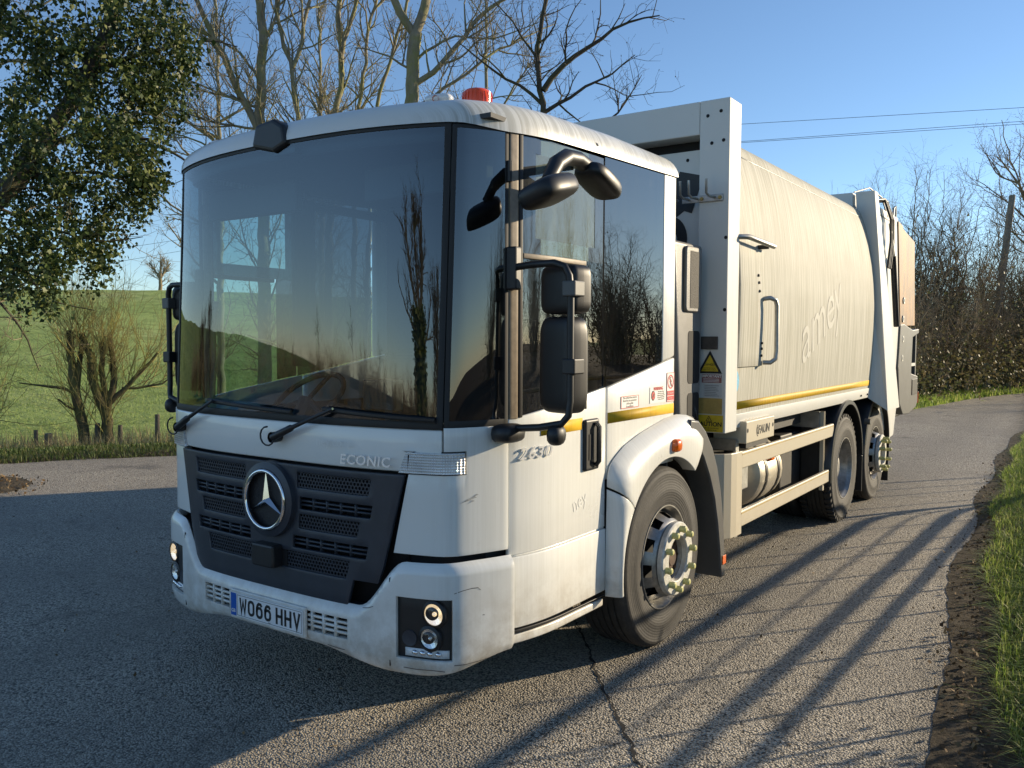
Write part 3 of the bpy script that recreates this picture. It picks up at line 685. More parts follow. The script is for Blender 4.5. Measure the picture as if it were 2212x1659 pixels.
# scuff on the front corner
scf = mat('scuffed_filler', (.45, .44, .40), .7, var=.5, vscale=60)
b = MB()
for k, (t0, t1, z0, z1) in enumerate(((1.03, 1.085, 1.072, 1.078), (1.05, 1.11, 1.080, 1.088), (1.06, 1.10, 1.066, 1.071), (1.075, 1.12, 1.092, 1.096))):
    n = len(b.v); b.add([S(t0, z0, .0095), S(t1, z0+.012, .0095), S(t1-.01, z1+.012, .0095), S(t0+.015, z1, .0095)], [(0, 1, 2, 3)])
b.build('scuff', scf, truck, solid=.0006)

# ---- interior
ins = empty('cab_interior', (0, 0, 0), truck)
panel('dashboard', lin(-1.08, 1.08, 31), [1.0, 1.2, 1.30, 1.36], M['interior'], parent=ins, off=-.10, solid=.30, bevel=.02)
for x in (-.62, .30, .75):
    MB().box(x-.23, x+.23, 1.25, 1.72, 1.0, 1.14).build('seat_cushion', M['seat'], ins, bevel=.04, seg=3)
    MB().box(x-.22, x+.22, 1.66, 1.80, 1.10, 1.68).build('seat_back', M['seat'], ins, bevel=.05, seg=3)
    MB().box(x-.13, x+.13, 1.68, 1.77, 1.70, 1.90).build('headrest', M['seat'], ins, bevel=.04, seg=3)
MB().lathe([(.235+.017*math.cos(a), .017*math.sin(a)) for a in lin(0, 2*math.pi*9/10, 10)], axis='z', n=40, closed=True).build('steering_wheel', M['interior'], ins, smooth=180, loc=(-.62, .80, 1.42), rot=(R(38), 0, 0))
MB().tube([(-.62, .80, 1.42), (-.62, .66, 1.20)], .05, 10).build('steering_column', M['interior'], ins)
for a in (0, 120, 240): MB().tube([(-.62, .80, 1.42), Vector((-.62, .80, 1.42)) + Matrix.Rotation(R(38), 3, 'X') @ Vector((.23*math.cos(R(a+90)), .23*math.sin(R(a+90)), 0))], .016, 6).build('spoke', M['interior'], ins)
MB().prism([(.42, .42), (.63, .46), (.60, .60), (.40, .56)], 1.362, 1.365, 'z').build('paper', M['paper'], ins)
MB().box(-.95, -.75, .40, .55, 1.362, 1.41).build('clipboard', M['paper'], ins)
MB().box(-1.0, -.25, .40, .46, 2.46, 2.62).build('sun_visor', M['interior'], ins, bevel=.01)
MB().box(.25, 1.0, .40, .46, 2.46, 2.62).build('sun_visor', M['interior'], ins, bevel=.01)
hv = mat('hi_vis_cloth', (.75, .30, .02), .8)
MB().box(.62, .88, 1.63, 1.66, 1.25, 1.62).build('hanging_jacket', hv, ins, bevel=.02)
MB().box(.18, .40, .45, .52, 1.42, 1.58).build('monitor', M['black'], ins, bevel=.01)
MB().box(.95, 1.02, .60, .66, 2.3, 2.42).build('sticker_panel', M['paper'], ins)
MB().tube([(-1.02, .42, 1.42), (-1.05, .46, 1.6), (-1.05, .46, 1.85), (-1.02, .46, 2.0)], .016, 8).build('grab_handle', M['dusty'], ins, smooth=60)
# ---- front wing and mudguards
WY, WZ, WR = 1.854, .5226, .5226
A2, A3 = WY+4.208, WY+4.208+1.354
def ray_poly(th, poly):
    d = (math.cos(th), math.sin(th)); best = None
    for (a, b_), (c, e) in zip(poly[:-1], poly[1:]):
        vx, vz = c-a, e-b_; det = d[0]*(-vz)+d[1]*vx
        if abs(det) < 1e-9: continue
        rx, rz = a-WY, b_-WZ
        k = (rx*(-vz)+rz*vx)/det; m_ = (d[0]*rz-d[1]*rx)/det
        if k > 0 and -1e-6 <= m_ <= 1+1e-6 and (best is None or k < best): best = k
    return best
wing_outer = [(1.236, .20), (1.236, 1.10), (1.30, 1.15), (1.42, 1.205), (1.60, 1.252), (1.78, 1.285), (1.95, 1.315), (2.08, 1.328), (2.20, 1.318), (2.30, 1.285), (2.42, 1.21), (2.60, 1.05)]
for s in (1, -1):
    wing = empty('front_wing', (0, 0, 0), truck)
    for nm, t0, t1, n in (('upper_panel', R(141.5), R(52), 30), ('lower_panel', R(188), R(142.2), 16)):
        b = MB(); NR = 9
        for i in range(n):
            th = t0+(t1-t0)*i/(n-1); ri = .592; ro_ = ray_poly(th, wing_outer); z_in = WZ+ri*math.sin(th)
            for j in range(NR):
                q = j/(NR-1); r_ = ri+(ro_-ri)*q; y = WY+r_*math.cos(th); z = WZ+r_*math.sin(th)
                x = 1.252 - .084*max(0, (q-.35)/.65)**2.2*(1-.35*sst(2.05, 2.25, y)) - .006*(1-q)**2
                if z < .405: z = .405-.02*(1-q)
                b.v.append((s*x, y, z))
            b.v.append((s*1.17, WY+(ri+.004)*math.cos(th), max(.385, WZ+(ri+.004)*math.sin(th))))
        m_ = NR+1
        for i in range(n-1):
            for j in range(NR-1):
                q = (i*m_+j, (i+1)*m_+j, (i+1)*m_+j+1, i*m_+j+1); b.f.append(q if s < 0 else q[::-1])
            q = (i*m_+NR, (i+1)*m_+NR, (i+1)*m_, i*m_); b.f.append(q if s < 0 else q[::-1])
        b.build(nm, M['white'], wing, smooth=50, solid=.012, bevel=.003)
    b = MB()   # dark inner liner
    def P(u, v, s=s):
        th = R(195)+R(-225)*u; r_ = .605; return (s*(1.16-.45*v), WY+r_*math.cos(th), WZ+r_*math.sin(th))
    b.grid(P, 28, 3).build('wheel_arch_liner', M['chassis'], wing, smooth=60)
    bo = [(2.16, 1.30), (2.28, 1.285), (2.40, 1.21), (2.52, 1.09), (2.61, .95), (2.68, .78), (2.73, .58), (2.76, .38), (2.775, .20), (2.70, .205), (2.665, .40), (2.62, .58), (2.56, .75), (2.47, .91), (2.37, 1.04), (2.27, 1.13), (2.14, 1.17)]
    g = MB().prism(bo, *sorted((s*.80, s*1.245)), 'x').build('mudguard', M['greyguard'], truck, bevel=.012, smooth=35)
    ob = MB().box(*sorted((s*1.246, s*1.252)), 2.705, 2.765, .29, .35).build('marker', M['orange'], g, bevel=.004)
    mk = MB().ellipsoid((0, 0, 0), (.035, .045, .038), 16, 9, .6).build('side_marker_light', M['orange'], truck, smooth=60, loc=(s*1.262, 1.89, 1.172))
    MB().box(-.012 if s > 0 else -.008, .012, -.05, .05, -.045, .045).build('base', M['black'], mk, bevel=.004, loc=(-s*.022, 0, 0))

# ---- wheels
TX = 1.226
tyre_prof = [(.300, -.025), (.306, -.006), (.34, .003), (.365, .0045), (.372, .0065), (.40, .0065), (.405, .0045), (.44, .003), (.475, -.003), (.482, -.001), (.492, -.004), (.505, -.016), (.5185, -.032)]
gro = []
for a in (-.075, -.118, -.160, -.203, -.245): gro += [(.5226, a+.0065), (.511, a+.004), (.511, a-.004), (.5226, a-.0065)]
tyre_prof += [(.5215, -.042)] + gro + [(.5215, -.278), (.5185, -.288), (.505, -.304), (.475, -.317), (.40, -.325), (.34, -.322), (.300, -.295)]
def holes(i0, n, per): return lambda i, k: i == i0 and k % per < n
def wheel(name, y, s, kind):
    w = empty(name, (s*TX, y, WZ), truck)
    if s < 0: w.rotation_euler = (0, 0, math.pi)
    w.rotation_euler.x = 0
    t = MB().lathe(tyre_prof, n=72).build('tyre', M['tyre'], w, smooth=40)
    if kind == 'drive':
        b = MB()
        for k in range(48):
            a = 2*math.pi*k/48
            for x0, x1, da in ((-.075, -.012, 0), (-.31, -.245, .06)):
                vs = []
                for r_ in (.50, .534):
                    for dx, dt in ((x0, -.028), (x1, -.028), (x1, .028), (x0, .028)): vs.append((dx if r_ > .51 or dx not in (x1,) else dx, r_*math.cos(a+da+dt), r_*math.sin(a+da+dt)))
                b.add(vs, [(0, 3, 2, 1), (4, 5, 6, 7), (0, 1, 5, 4), (1, 2, 6, 5), (2, 3, 7, 6), (3, 0, 4, 7)])
        tag(b.build('tread_block', M['tyre'], w), kind='stuff')
        t2 = t.copy(); COL.objects.link(t2); t2.parent = w; t2.location = (-.36, 0, 0)
        MB().lathe([(.305, -.02), (.302, -.002), (.294, -.002), (.288, -.018), (.280, -.03), (.272, -.05), (.268, -.15), (.255, -.165), (.20, -.175), (.150, -.172), (.118, -.168)], n=60).build('rim', M['chrome'] if 0 else M['wheelsilver'], w, smooth=45)
        MB().lathe([(.125, -.175), (.12, -.12), (.112, -.085), (.10, -.076), (.04, -.074), (0, -.074)], n=32).build('hub', M['wheelsilver'], w, smooth=40)
        for k in range(10):
            a = 2*math.pi*k/10; MB().lathe([(.017, 0), (.017, .022), (.008, .034), (0, .034)], n=6).build('wheel_nut', M['wheelsilver'], w, loc=(-.174, .168*math.cos(a), .168*math.sin(a)))
    else:
        dx = .065
        MB().lathe([(.305, -.02), (.302, -.002), (.294, -.002), (.288, -.018), (.280, -.03), (.274, -.075), (.268, -.105+dx*.3), (.262, -.098+dx*.5), (.255, -.085+dx*.6), (.236, -.058+dx*.8), (.226, -.046+dx), (.214, -.032+dx), (.20, -.02+dx), (.12, -.02+dx)], n=60,
                   skip=lambda i, k: i in (8, 9) and k % 6 in (0, 1, 2)).build('rim', M['wheelsilver'], w, smooth=45)
        MB().lathe([(.262, -.13), (.0, -.13)], n=32).build('brake_drum', M['void'], w)
        MB().lathe([(.212, -.02+dx), (.212, .006+dx), (.205, .014+dx), (.134, .016+dx), (.128, .010+dx), (.126, -.05+dx)], n=48).build('hub_flange', M['hub'], w, smooth=35)
        MB().lathe([(.127, -.045+dx), (.05, -.04+dx), (.045, -.02+dx), (0, -.02+dx)], n=30).build('hub_cap', M['rust'], w, smooth=35)
        for k in range(8):
            a = 2*math.pi*k/8; MB().lathe([(.008, -.045+dx), (.008, -.03+dx), (0, -.03+dx)], n=6).build('hub_bolt', M['rust'], w, loc=(0, .095*math.cos(a), .095*math.sin(a)))
        L_ = .036 if kind == 'steer' else .06
        nutm = MB().lathe([(.019, 0), (.0185, L_*.6), (.021, L_*.62), (.019, L_), (.012, L_+.006), (0, L_+.007)], n=8)
        first = None
        for k in range(10):
            a = 2*math.pi*(k+.3)/10; loc = (.012+dx, .171*math.cos(a), .171*math.sin(a))
            if first is None: first = nutm.build('wheel_nut', M['nut'], w, smooth=35, loc=loc)
            else:
                c = first.copy(); COL.objects.link(c); c.parent = w; c.location = loc
    return w
for s in (1, -1):
    wheel('front_wheel', WY, s, 'steer'); wheel('drive_wheel', A2, s, 'drive'); wheel('tag_wheel', A3, s, 'tag')
for y in (WY, A2, A3): MB().tube([(-1.0, y, .50), (1.0, y, .50)], .07, 10).build('axle', M['chassis'], truck)

# ---- rear mudguards
for s in (1, -1):
    for y, a0, a1, flap in ((A2, 188, 4, 0), (A3, 168, -22, 1)):
        b = MB(); R0, R1 = .628, .652; n = 40
        prof = [(R0, .62), (R1, .62), (R1, 1.235), (R1-.006, 1.252), (R1-.045, 1.256), (R1-.048, 1.246), (R0, 1.240)]
        for i in range(n):
            th = R(a0+(a1-a0)*i/(n-1))
            for r_, x in prof: b.v.append((s*x, y+r_*math.cos(th), WZ+.025+r_*math.sin(th)))
        m_ = len(prof)
        for i in range(n-1):
            for j in range(m_):
                q = (i*m_+j, i*m_+(j+1) % m_, (i+1)*m_+(j+1) % m_, (i+1)*m_+j); b.f.append(q if s > 0 else q[::-1])
        b.f += [tuple(range(m_)), tuple(range((n-1)*m_, n*m_))[::-1]]
        g = b.build('rear_mudguard', M['guard'], truck, smooth=35)
        if flap: MB().box(*sorted((s*.62, s*1.25)), y+.60, y+.63, .13, .34).build('mud_flap', M['guard'], g, bevel=.006)
        else: MB().box(*sorted((s*.62, s*1.25)), y+.615, y+.64, .20, .58).build('mud_flap', M['guard'], g, bevel=.006)
    MB().tube([(s*1.25, A2+.69, .93), (s*1.31, A2+.69, .93)], .03, 12).build('reflector_stud', M['greyguard'], truck, smooth=40)

# ---- chassis, tank, side guard
for s in (1, -1): MB().box(*sorted((s*.36, s*.44)), .9, 9.4, .72, 1.02).build('chassis_rail', M['chassis'], truck)
MB().box(-1.0, 1.0, 2.85, 8.6, 1.02, 1.17).build('subframe', M['chassis'], truck)
MB().box(-.95, .35, 2.9, 5.2, .35, .98).build('chassis_equipment', M['chassis'], truck, bevel=.03)
tk = MB().lathe([(.0, 3.95), (.20, 3.95), (.27, 3.98), (.285, 4.02), (.285, 4.50), (.27, 4.54), (.20, 4.56), (0, 4.56)], (.80, 0, .70), 'y', 28).build('fuel_tank', M['tank'], truck, smooth=40)
for y in (4.07, 4.38): MB().lathe([(.289, y), (.292, y+.004), (.292, y+.05), (.289, y+.054)], (.80, 0, .70), 'y', 28).build('strap', M['black'], tk, smooth=40)
MB().box(1.065, 1.095, 4.18, 4.27, .80, .88).build('side_marker_light', M['orange'], truck, bevel=.006)
rng = random.Random(4)
vb = empty('valve_block', (.9, 3.5, .7), truck)
for k in range(26):
    y = rng.uniform(3.15, 3.85); z = rng.uniform(.45, .92); x = rng.uniform(.65, 1.0); r_ = rng.uniform(.015, .045)
    if k % 2: MB().lathe([(r_, -.05), (r_, .03), (r_*.7, .04), (0, .04)], (x-.9, y-3.5, z-.7), 'xyz'[k % 3], 10).build('fitting', M['chassis'] if k % 3 else M['steel'], vb, smooth=35)
    else: MB().tube([(x-.9, y-3.5, z-.7), (x-.88, y-3.5+rng.uniform(-.1, .1), z-.62), (x-.92, y-3.5+rng.uniform(-.2, .2), z-.8), (x-.95, y-3.5+.1, z-.9)], .011, 6).build('hose', M['black'], vb, smooth=60)
MB().lathe([(.0, .48), (.09, .49), (.1, .51), (.1, .80), (.09, .83), (0, .84)], (.93, 3.28, 0), 'z', 20).build('air_dryer', M['black'], truck, smooth=40)
MB().box(.72, 1.02, 3.55, 3.84, .62, .90).build('control_box', M['steel'], truck, bevel=.01)
MB().box(.70, 1.0, 4.72, 5.32, .42, .95).build('battery_box', M['chassis'], truck, bevel=.015)
for s in (1, -1):
    sg = empty('side_guard', (0, 0, 0), truck)
    for z0, z1, y1 in ((.885, 1.003, 5.55), (.475, .588, 5.44)):
        MB().prism([(3.075, z0), (y1, z0), (y1, z1), (3.075, z1)], *sorted((s*1.205, s*1.238)), 'x').build('rail', M['cream'], sg, bevel=.008)
        MB().box(*sorted((s*1.238, s*1.2405)), 3.08, y1-.005, z1-.022, z1-.016).build('rail_groove', M['dullyellow'], sg)
    b = MB(); pts = [(1.238, 3.09), (1.238, 2.98), (1.228, 2.90), (1.20, 2.84), (1.15, 2.80), (1.05, 2.77), (1.05, 2.79), (1.13, 2.82), (1.18, 2.86), (1.205, 2.91), (1.215, 2.98), (1.215, 3.09)]
    b.prism([(s*a, c) for a, c in pts], .425, 1.01, 'z').build('front_post', M['cream'], sg, bevel=.005)
    MB().box(*sorted((s*1.195, s*1.206)), 3.04, 3.10, .40, 1.08).build('bracket', M['steel'], sg)
    MB().box(*sorted((s*1.17, s*1.204)), 5.33, 5.37, .40, 1.13).build('rear_post', M['cream'], sg)
    MB().box(*sorted((s*1.0, s*1.204)), 5.34, 5.36, .45, 1.13).build('rear_web', M['chassis'], sg)
    MB().box(*sorted((s*.6, s*1.20)), 3.06, 3.10, 1.01, 1.09).build('cross_bar', M['steel'], sg)
    MB().box(*sorted((s*.80, s*1.17)), 5.30, 5.34, .98, 1.13).build('upper_bar', M['steel'], sg)
    mm = MB()
    for k in range(12): mm.box(*sorted((s*1.06, s*1.075)), 2.74, 2.90, .46+.042*k, .466+.042*k)
    for k in range(6): mm.box(*sorted((s*1.06, s*1.075)), 2.745+.028*k, 2.751+.028*k, .455, .93)
    mm.build('mesh_screen', M['cream'], truck); MB().box(*sorted((s*1.03, s*1.05)), 2.73, 2.91, .44, .94).build('mesh_backing', M['void'], truck)
    MB().box(*sorted((s*.62, s*1.05)), 2.62, 2.74, .42, .96).build('battery_cover', M['greyguard'], truck, bevel=.02)

# step box with maker's lettering
fx = empty('step_box', (0, 0, 0), truck)
MB().box(1.02, 1.262, 3.09, 3.70, 1.06, 1.215).build('box', M['cream'], fx, bevel=.006)
for i in range(7):
    for j in range(3): MB().box(.06+.98+.07*j, .06+1.02+.07*j, 3.19+.07*i+.02*(j % 2), 3.215+.07*i+.02*(j % 2), 1.214, 1.224).build('tread_stud', M['cream'], fx)
text('lettering', 'FAUN', .085, (1.2635, 3.46, 1.135), (0, 1, 0), (0, 0, 1), M['ink'], fx, .0005, .15, .002, sx=1.15)
b = MB()
for r0, a0, a1 in ((.045, 100, 260), (.028, 100, 260)):
    n = 10; b.add([(1.2635, 3.335+.8*q*math.cos(R(a0+(a1-a0)*k/(n-1))), 1.135+q*math.sin(R(a0+(a1-a0)*k/(n-1)))) for q in (r0, r0-.009) for k in range(n)], [(k, k+1, n+k+1, n+k) for k in range(n-1)])
b.build('emblem', M['ink'], fx, solid=.001)
for y in (3.115, 3.665): MB().lathe([(.016, 0), (0, .0)], (1.2632, y, 1.15), 'x', 14).build('bolt_hole', M['void'], fx)
MB().box(.75, 1.24, 3.15, 3.62, 1.02, 1.055).build('step_bracket', M['chassis'], fx)

# ---- hopper body
hb = empty('hopper_body', (0, 0, 0), truck)
SEC = [(1.175, 1.225), (1.30, 1.238), (1.6, 1.256), (1.9, 1.266), (2.15, 1.268), (2.4, 1.255), (2.6, 1.235), (2.8, 1.203), (2.95, 1.168), (3.05, 1.138), (3.12, 1.110)]
zz = np.array([a for a, _ in SEC]); xx = np.array([b_ for _, b_ in SEC])
def bodyx(z): return float(np.interp(z, zz, xx))
sec = [(z, bodyx(z)) for z in lin(1.175, 3.12, 30)]
for k in range(1, 9):
    a = math.pi/2*k/8; sec.append((3.12+.11*math.sin(a)+.02*k/8, 1.110-.16*(1-math.cos(a))-.04*k/8))
sec += [(3.262, .6), (3.27, 0)]
full = sec + [(z, -x) for z, x in sec[-2::-1]]
b = MB(); ys = lin(2.93, 7.02, 12); m_ = len(full)
for y in ys:
    k = 1 - .02*(1-(y-2.93)/4.09)
    for z, x in full: b.v.append((x*k, y, z))
for i in range(len(ys)-1):
    for j in range(m_-1): b.f.append((i*m_+j, i*m_+j+1, (i+1)*m_+j+1, (i+1)*m_+j)[::-1])
b.f += [tuple(range(m_)), tuple(range((len(ys)-1)*m_, len(ys)*m_))[::-1]]
b.build('shell', M['body'], hb, smooth=30)
def BX(y, z, off=0): return bodyx(z)*(1 - .02*(1-(y-2.93)/4.09)) + off
def bpanel(name, y0, y1, z0, z1, m, off, s=1, parent=hb, ny=6, nz=10, solid=.004, bevel=0):
    b = MB()
    def P(u, v): y = y0+(y1-y0)*u; z = z0+(z1-z0)*v; return (s*BX(y, z, off), y, z)
    b.grid(P, ny, nz)
    if s < 0: b.f = [f[::-1] for f in b.f]
    return b.build(name, m, parent, smooth=30, solid=solid, bevel=bevel)
for s in (1, -1):
    bpanel('reflective_stripe', 2.95, 6.98, 1.302, 1.357, M['tape'], .004, s, nz=3)
    bpanel('lower_flange', 2.94, 7.0, 1.172, 1.272, M['board'], .012, s, nz=3, solid=.02, bevel=.004)
    bpanel('roof_seam', 2.95, 7.0, 3.088, 3.094, M['steel'], .003, s, nz=2)
    hd = bpanel('hatch', 2.945, 3.44, 1.595, 2.43, M['body'], .014, s, solid=.012, bevel=.004)
    x = BX(3.46, 1.85)
    MB().tube([(s*(x+.01), 3.425, 2.08), (s*(x+.06), 3.43, 2.085), (s*(x+.085), 3.47, 2.07), (s*(x+.09), 3.49, 2.03), (s*(x+.09), 3.50, 1.70), (s*(x+.085), 3.49, 1.645), (s*(x+.06), 3.45, 1.62), (s*(x+.01), 3.44, 1.62)], .017, 10).build('grab_handle', M['steel'], hb, smooth=60)
    x2 = BX(3.2, 2.44)
    MB().tube([(s*(x2+.0), 2.90, 2.475), (s*(x2+.07), 2.96, 2.475), (s*(x2+.08), 3.47, 2.455)], .018, 10).build('grab_bar', M['steel'], hb, smooth=60)
    MB().box(*sorted((s*x2, s*(x2+.08))), 3.36, 3.385, 2.43, 2.46).build('bar_bracket', M['black'], hb)
    for y, z in ((3.30, 2.24), (3.31, 2.19), (3.32, 2.13), (3.40, 1.76), (3.40, 1.72), (3.40, 1.67), (6.6, 1.21), (6.88, 1.21)):
        MB().lathe([(.011, 0), (.009, .01), (0, .012)], (0, 0, 0), 'x', 10).build('bolt', M['chassis'], hb, loc=(s*BX(y, z, .014), y, z), rot=(0, 0, 0 if s > 0 else math.pi))
    blue = mat('blue_sticker', (.10, .42, .66), .5, var=.3, vscale=60)
    if s > 0: MB().prism([(2.955+.06*math.sin(R(18*k)), 1.50+.075*math.cos(R(18*k))) for k in range(11)], BX(2.97, 1.5, .003), BX(2.97, 1.5, .005)).build('torn_sticker', blue, hb)
gz = 1.97; gx = BX(5.2, gz)
gt_ = text('faded_lettering', 'amey', .62, (BX(5.0, 1.98, .0045), 5.0, 1.98), (0, .93, .36), (-.0, -.36, .93), M['ghostbody'], hb, 0, .2)

# headboard
HY0, HY1 = 2.71, 2.925
hbm = empty('headboard', (0, 0, 0), truck)
for s in (1, -1):
    MB().box(*sorted((s*1.045, s*1.25)), HY0, HY1, 1.165, 3.352).build('upright', M['board'], hbm, bevel=.006)
MB().box(-1.044, 1.044, HY0, HY1, 3.135, 3.352).build('top_beam', M['board'], hbm, bevel=.006)
MB().box(-1.044, 1.044, HY0+.10, HY1, 1.165, 3.06).build('inner_panel', M['board'], hbm, bevel=.003)
MB().box(-1.044, 1.044, HY0+.17, HY1, 3.06, 3.135).build('vent_gap', M['void'], hbm)
for x, z in ((1.10, 3.25), (1.19, 3.27), (1.13, 3.07), (1.21, 3.08), (.92, 3.0), (1.235, 2.45), (1.235, 1.98)):
    yb = HY0 if x > 1.04 else HY0+.10
    MB().lathe([(.012, 0), (0, 0)], (x, yb-.001, z), 'y', 12).build('bolt_hole', M['void'], hbm)
lg = MB(); yl = HY0+.097
lg.prism([(.865, 2.93), (1.035, 2.885), (.955, 2.64), (.90, 2.66), (.84, 2.62), (.83, 2.84), (.81, 2.83)], yl, yl+.002, 'y')
lg.build('arrow_mark', M['ink'], hbm)
b = MB(); n = 20
b.add([(.80+q*.78*math.cos(R(95-200*k/(n-1))), yl-.0005, 2.47+q*math.sin(R(95-200*k/(n-1)))) for q in (.16, .065) for k in range(n)], [(k, k+1, n+k+1, n+k) for k in range(n-1)]).build('curl_mark', M['ink'], hbm, solid=.001)
# hook rail
hk = empty('hook_rail', (0, 0, 0), truck)
MB().box(.93, 1.215, HY0-.012, HY0-.003, 2.69, 2.735).build('bar', M['steel'], hk, bevel=.003)
for x in (.90, .98, 1.04, 1.16): MB().tube([(x, HY0-.008, 2.715), (x-.01, HY0-.09, 2.715), (x-.015, HY0-.12, 2.73), (x-.015, HY0-.125, 2.82)], .009, 7).build('hook', M['steel'], hk, smooth=60)
for x in (1.07, 1.195): MB().lathe([(.014, 0), (.012, -.008), (0, -.009)], (x, HY0-.012, 2.712), 'y', 6).build('bolt', M['dullyellow'], hk)
# labels on the headboard upright
yl = HY0-.0015
dg = MB().prism([(1.055, 1.560), (1.225, 1.560), (1.140, 1.712)], yl-.0010, yl, 'y').build('danger_triangle', M['ink'], truck)
MB().prism([(1.080, 1.574), (1.200, 1.574), (1.140, 1.682)], yl-.0022, yl-.0012, 'y').build('face', M['yellow'], dg)
text('word', 'DANGER', .020, (1.14, yl-.003, 1.618), (1, 0, 0), (0, 0, 1), M['ink'], dg, .0003)
for k in range(2): text('line', ('Do not stand under', 'raised body or tailgate')[k], .010, (1.14, yl-.003, 1.596-.011*k), (1, 0, 0), (0, 0, 1), M['ink'], dg, .0003)
im = MB().box(1.085, 1.222, yl-.001, yl, 1.498, 1.554).build('important_label', mat('label_maroon', (.30, .12, .11), .5, var=.3, vscale=40), truck)
text('word', 'IMPORTANT', .024, (1.153, yl-.002, 1.541), (1, 0, 0), (0, 0, 1), M['paper'], im, .0003, bold=.0005)
for k in range(3): MB().box(1.095, 1.205, yl-.002, yl-.0012, 1.504+.009*k, 1.507+.009*k).build('text_line', M['paper'], im)
pg = MB().box(1.098, 1.225, yl-.001, yl, 1.402, 1.492).build('instruction_label', mat('label_grey', (.5, .52, .52), .5, var=.1, vscale=40), truck)
for k in range(7): MB().box(1.106, 1.205-.01*(k % 3), yl-.002, yl-.0012, 1.411+.0112*k, 1.4138+.0112*k).build('text_line', M['inkgrey'], pg)
MB().box(1.052, 1.228, yl-.001, yl, 1.290, 1.396).build('faded_panel_label', M['dullyellow'], truck)
ca = MB().box(1.042, 1.236, yl-.003, yl-.001, 1.172, 1.284).build('caution_label', M['yellow'], truck)
text('word', 'CAUTION', .040, (1.139, yl-.004, 1.222), (1, 0, 0), (0, 0, 1), M['ink'], ca, .0003, bold=.0012)
for k in range(2): text('line', ('Stop engine & remove key', 'before entering body')[k], .013, (1.139, yl-.004, 1.197-.014*k), (1, 0, 0), (0, 0, 1), M['ink'], ca, .0003)
MB().prism([(1.116, 1.241), (1.162, 1.241), (1.139, 1.280)], yl-.0040, yl-.0032, 'y').build('triangle', M['ink'], ca)
MB().prism([(1.123, 1.245), (1.155, 1.245), (1.139, 1.272)], yl-.0046, yl-.0042, 'y').build('triangle_face', M['yellow'], ca)
MB().prism([(1.137, 1.250), (1.141, 1.250), (1.142, 1.262), (1.136, 1.262)], yl-.0052, yl-.0048, 'y').build('exclamation_mark', M['ink'], ca)
MB().box(1.02, 1.195, yl-.012, yl, 1.70+.02, 1.80+.005).build('lock_plate', mat('lock_plate_dark', (.09, .08, .07), .5, .3, var=.5, vscale=14), truck, bevel=.003)

# air intake stack behind the cab
sn = empty('air_intake', (0, 0, 0), truck)
b = MB(); prof = [(2.20, 2.40), (2.66, 2.40), (2.665, 1.62), (2.64, 1.34), (2.62, 1.15), (2.32, 1.15), (2.28, 1.62)]
b.prism(prof, .86, 1.10, 'x').build('duct', M['snorkel'], sn, bevel=.025, seg=3, smooth=35)
b = MB(); b.prism(rrect(2.345, 2.585, 1.96, 2.375, .035), 1.10, 1.122, 'x').build('intake_frame', M['snorkel'], sn, bevel=.008, smooth=35)
MB().box(1.1225, 1.1245, 2.405, 2.545, 1.985, 2.345).build('intake_mesh', mat('intake_mesh', (.010, .009, .008), .7, bump=1, bscale=130), sn)
for z0, z1 in ((1.50, 1.84), (1.17, 1.44)): MB().prism(rrect(2.43, 2.62, z0, z1, .03), 1.095, 1.1028, 'x').build('recess', M['void'], sn, bevel=.002)
for pts in ([(1.02, 2.5, 1.40), (1.09, 2.55, 1.36), (1.11, 2.58, 1.25), (1.06, 2.6, 1.15)], [(1.0, 2.45, 1.3), (1.1, 2.5, 1.28), (1.1, 2.62, 1.2)]): MB().tube(pts, .012, 7).build('cable', M['black'], sn, smooth=60)
MB().box(-.95, .80, 2.14, 2.60, .9, 1.35).build('engine_tunnel', M['chassis'], truck)
MB().box(-1.0, 1.12, 2.25, 2.72, 1.0, 1.13).build('cab_rear_frame', M['chassis'], truck)

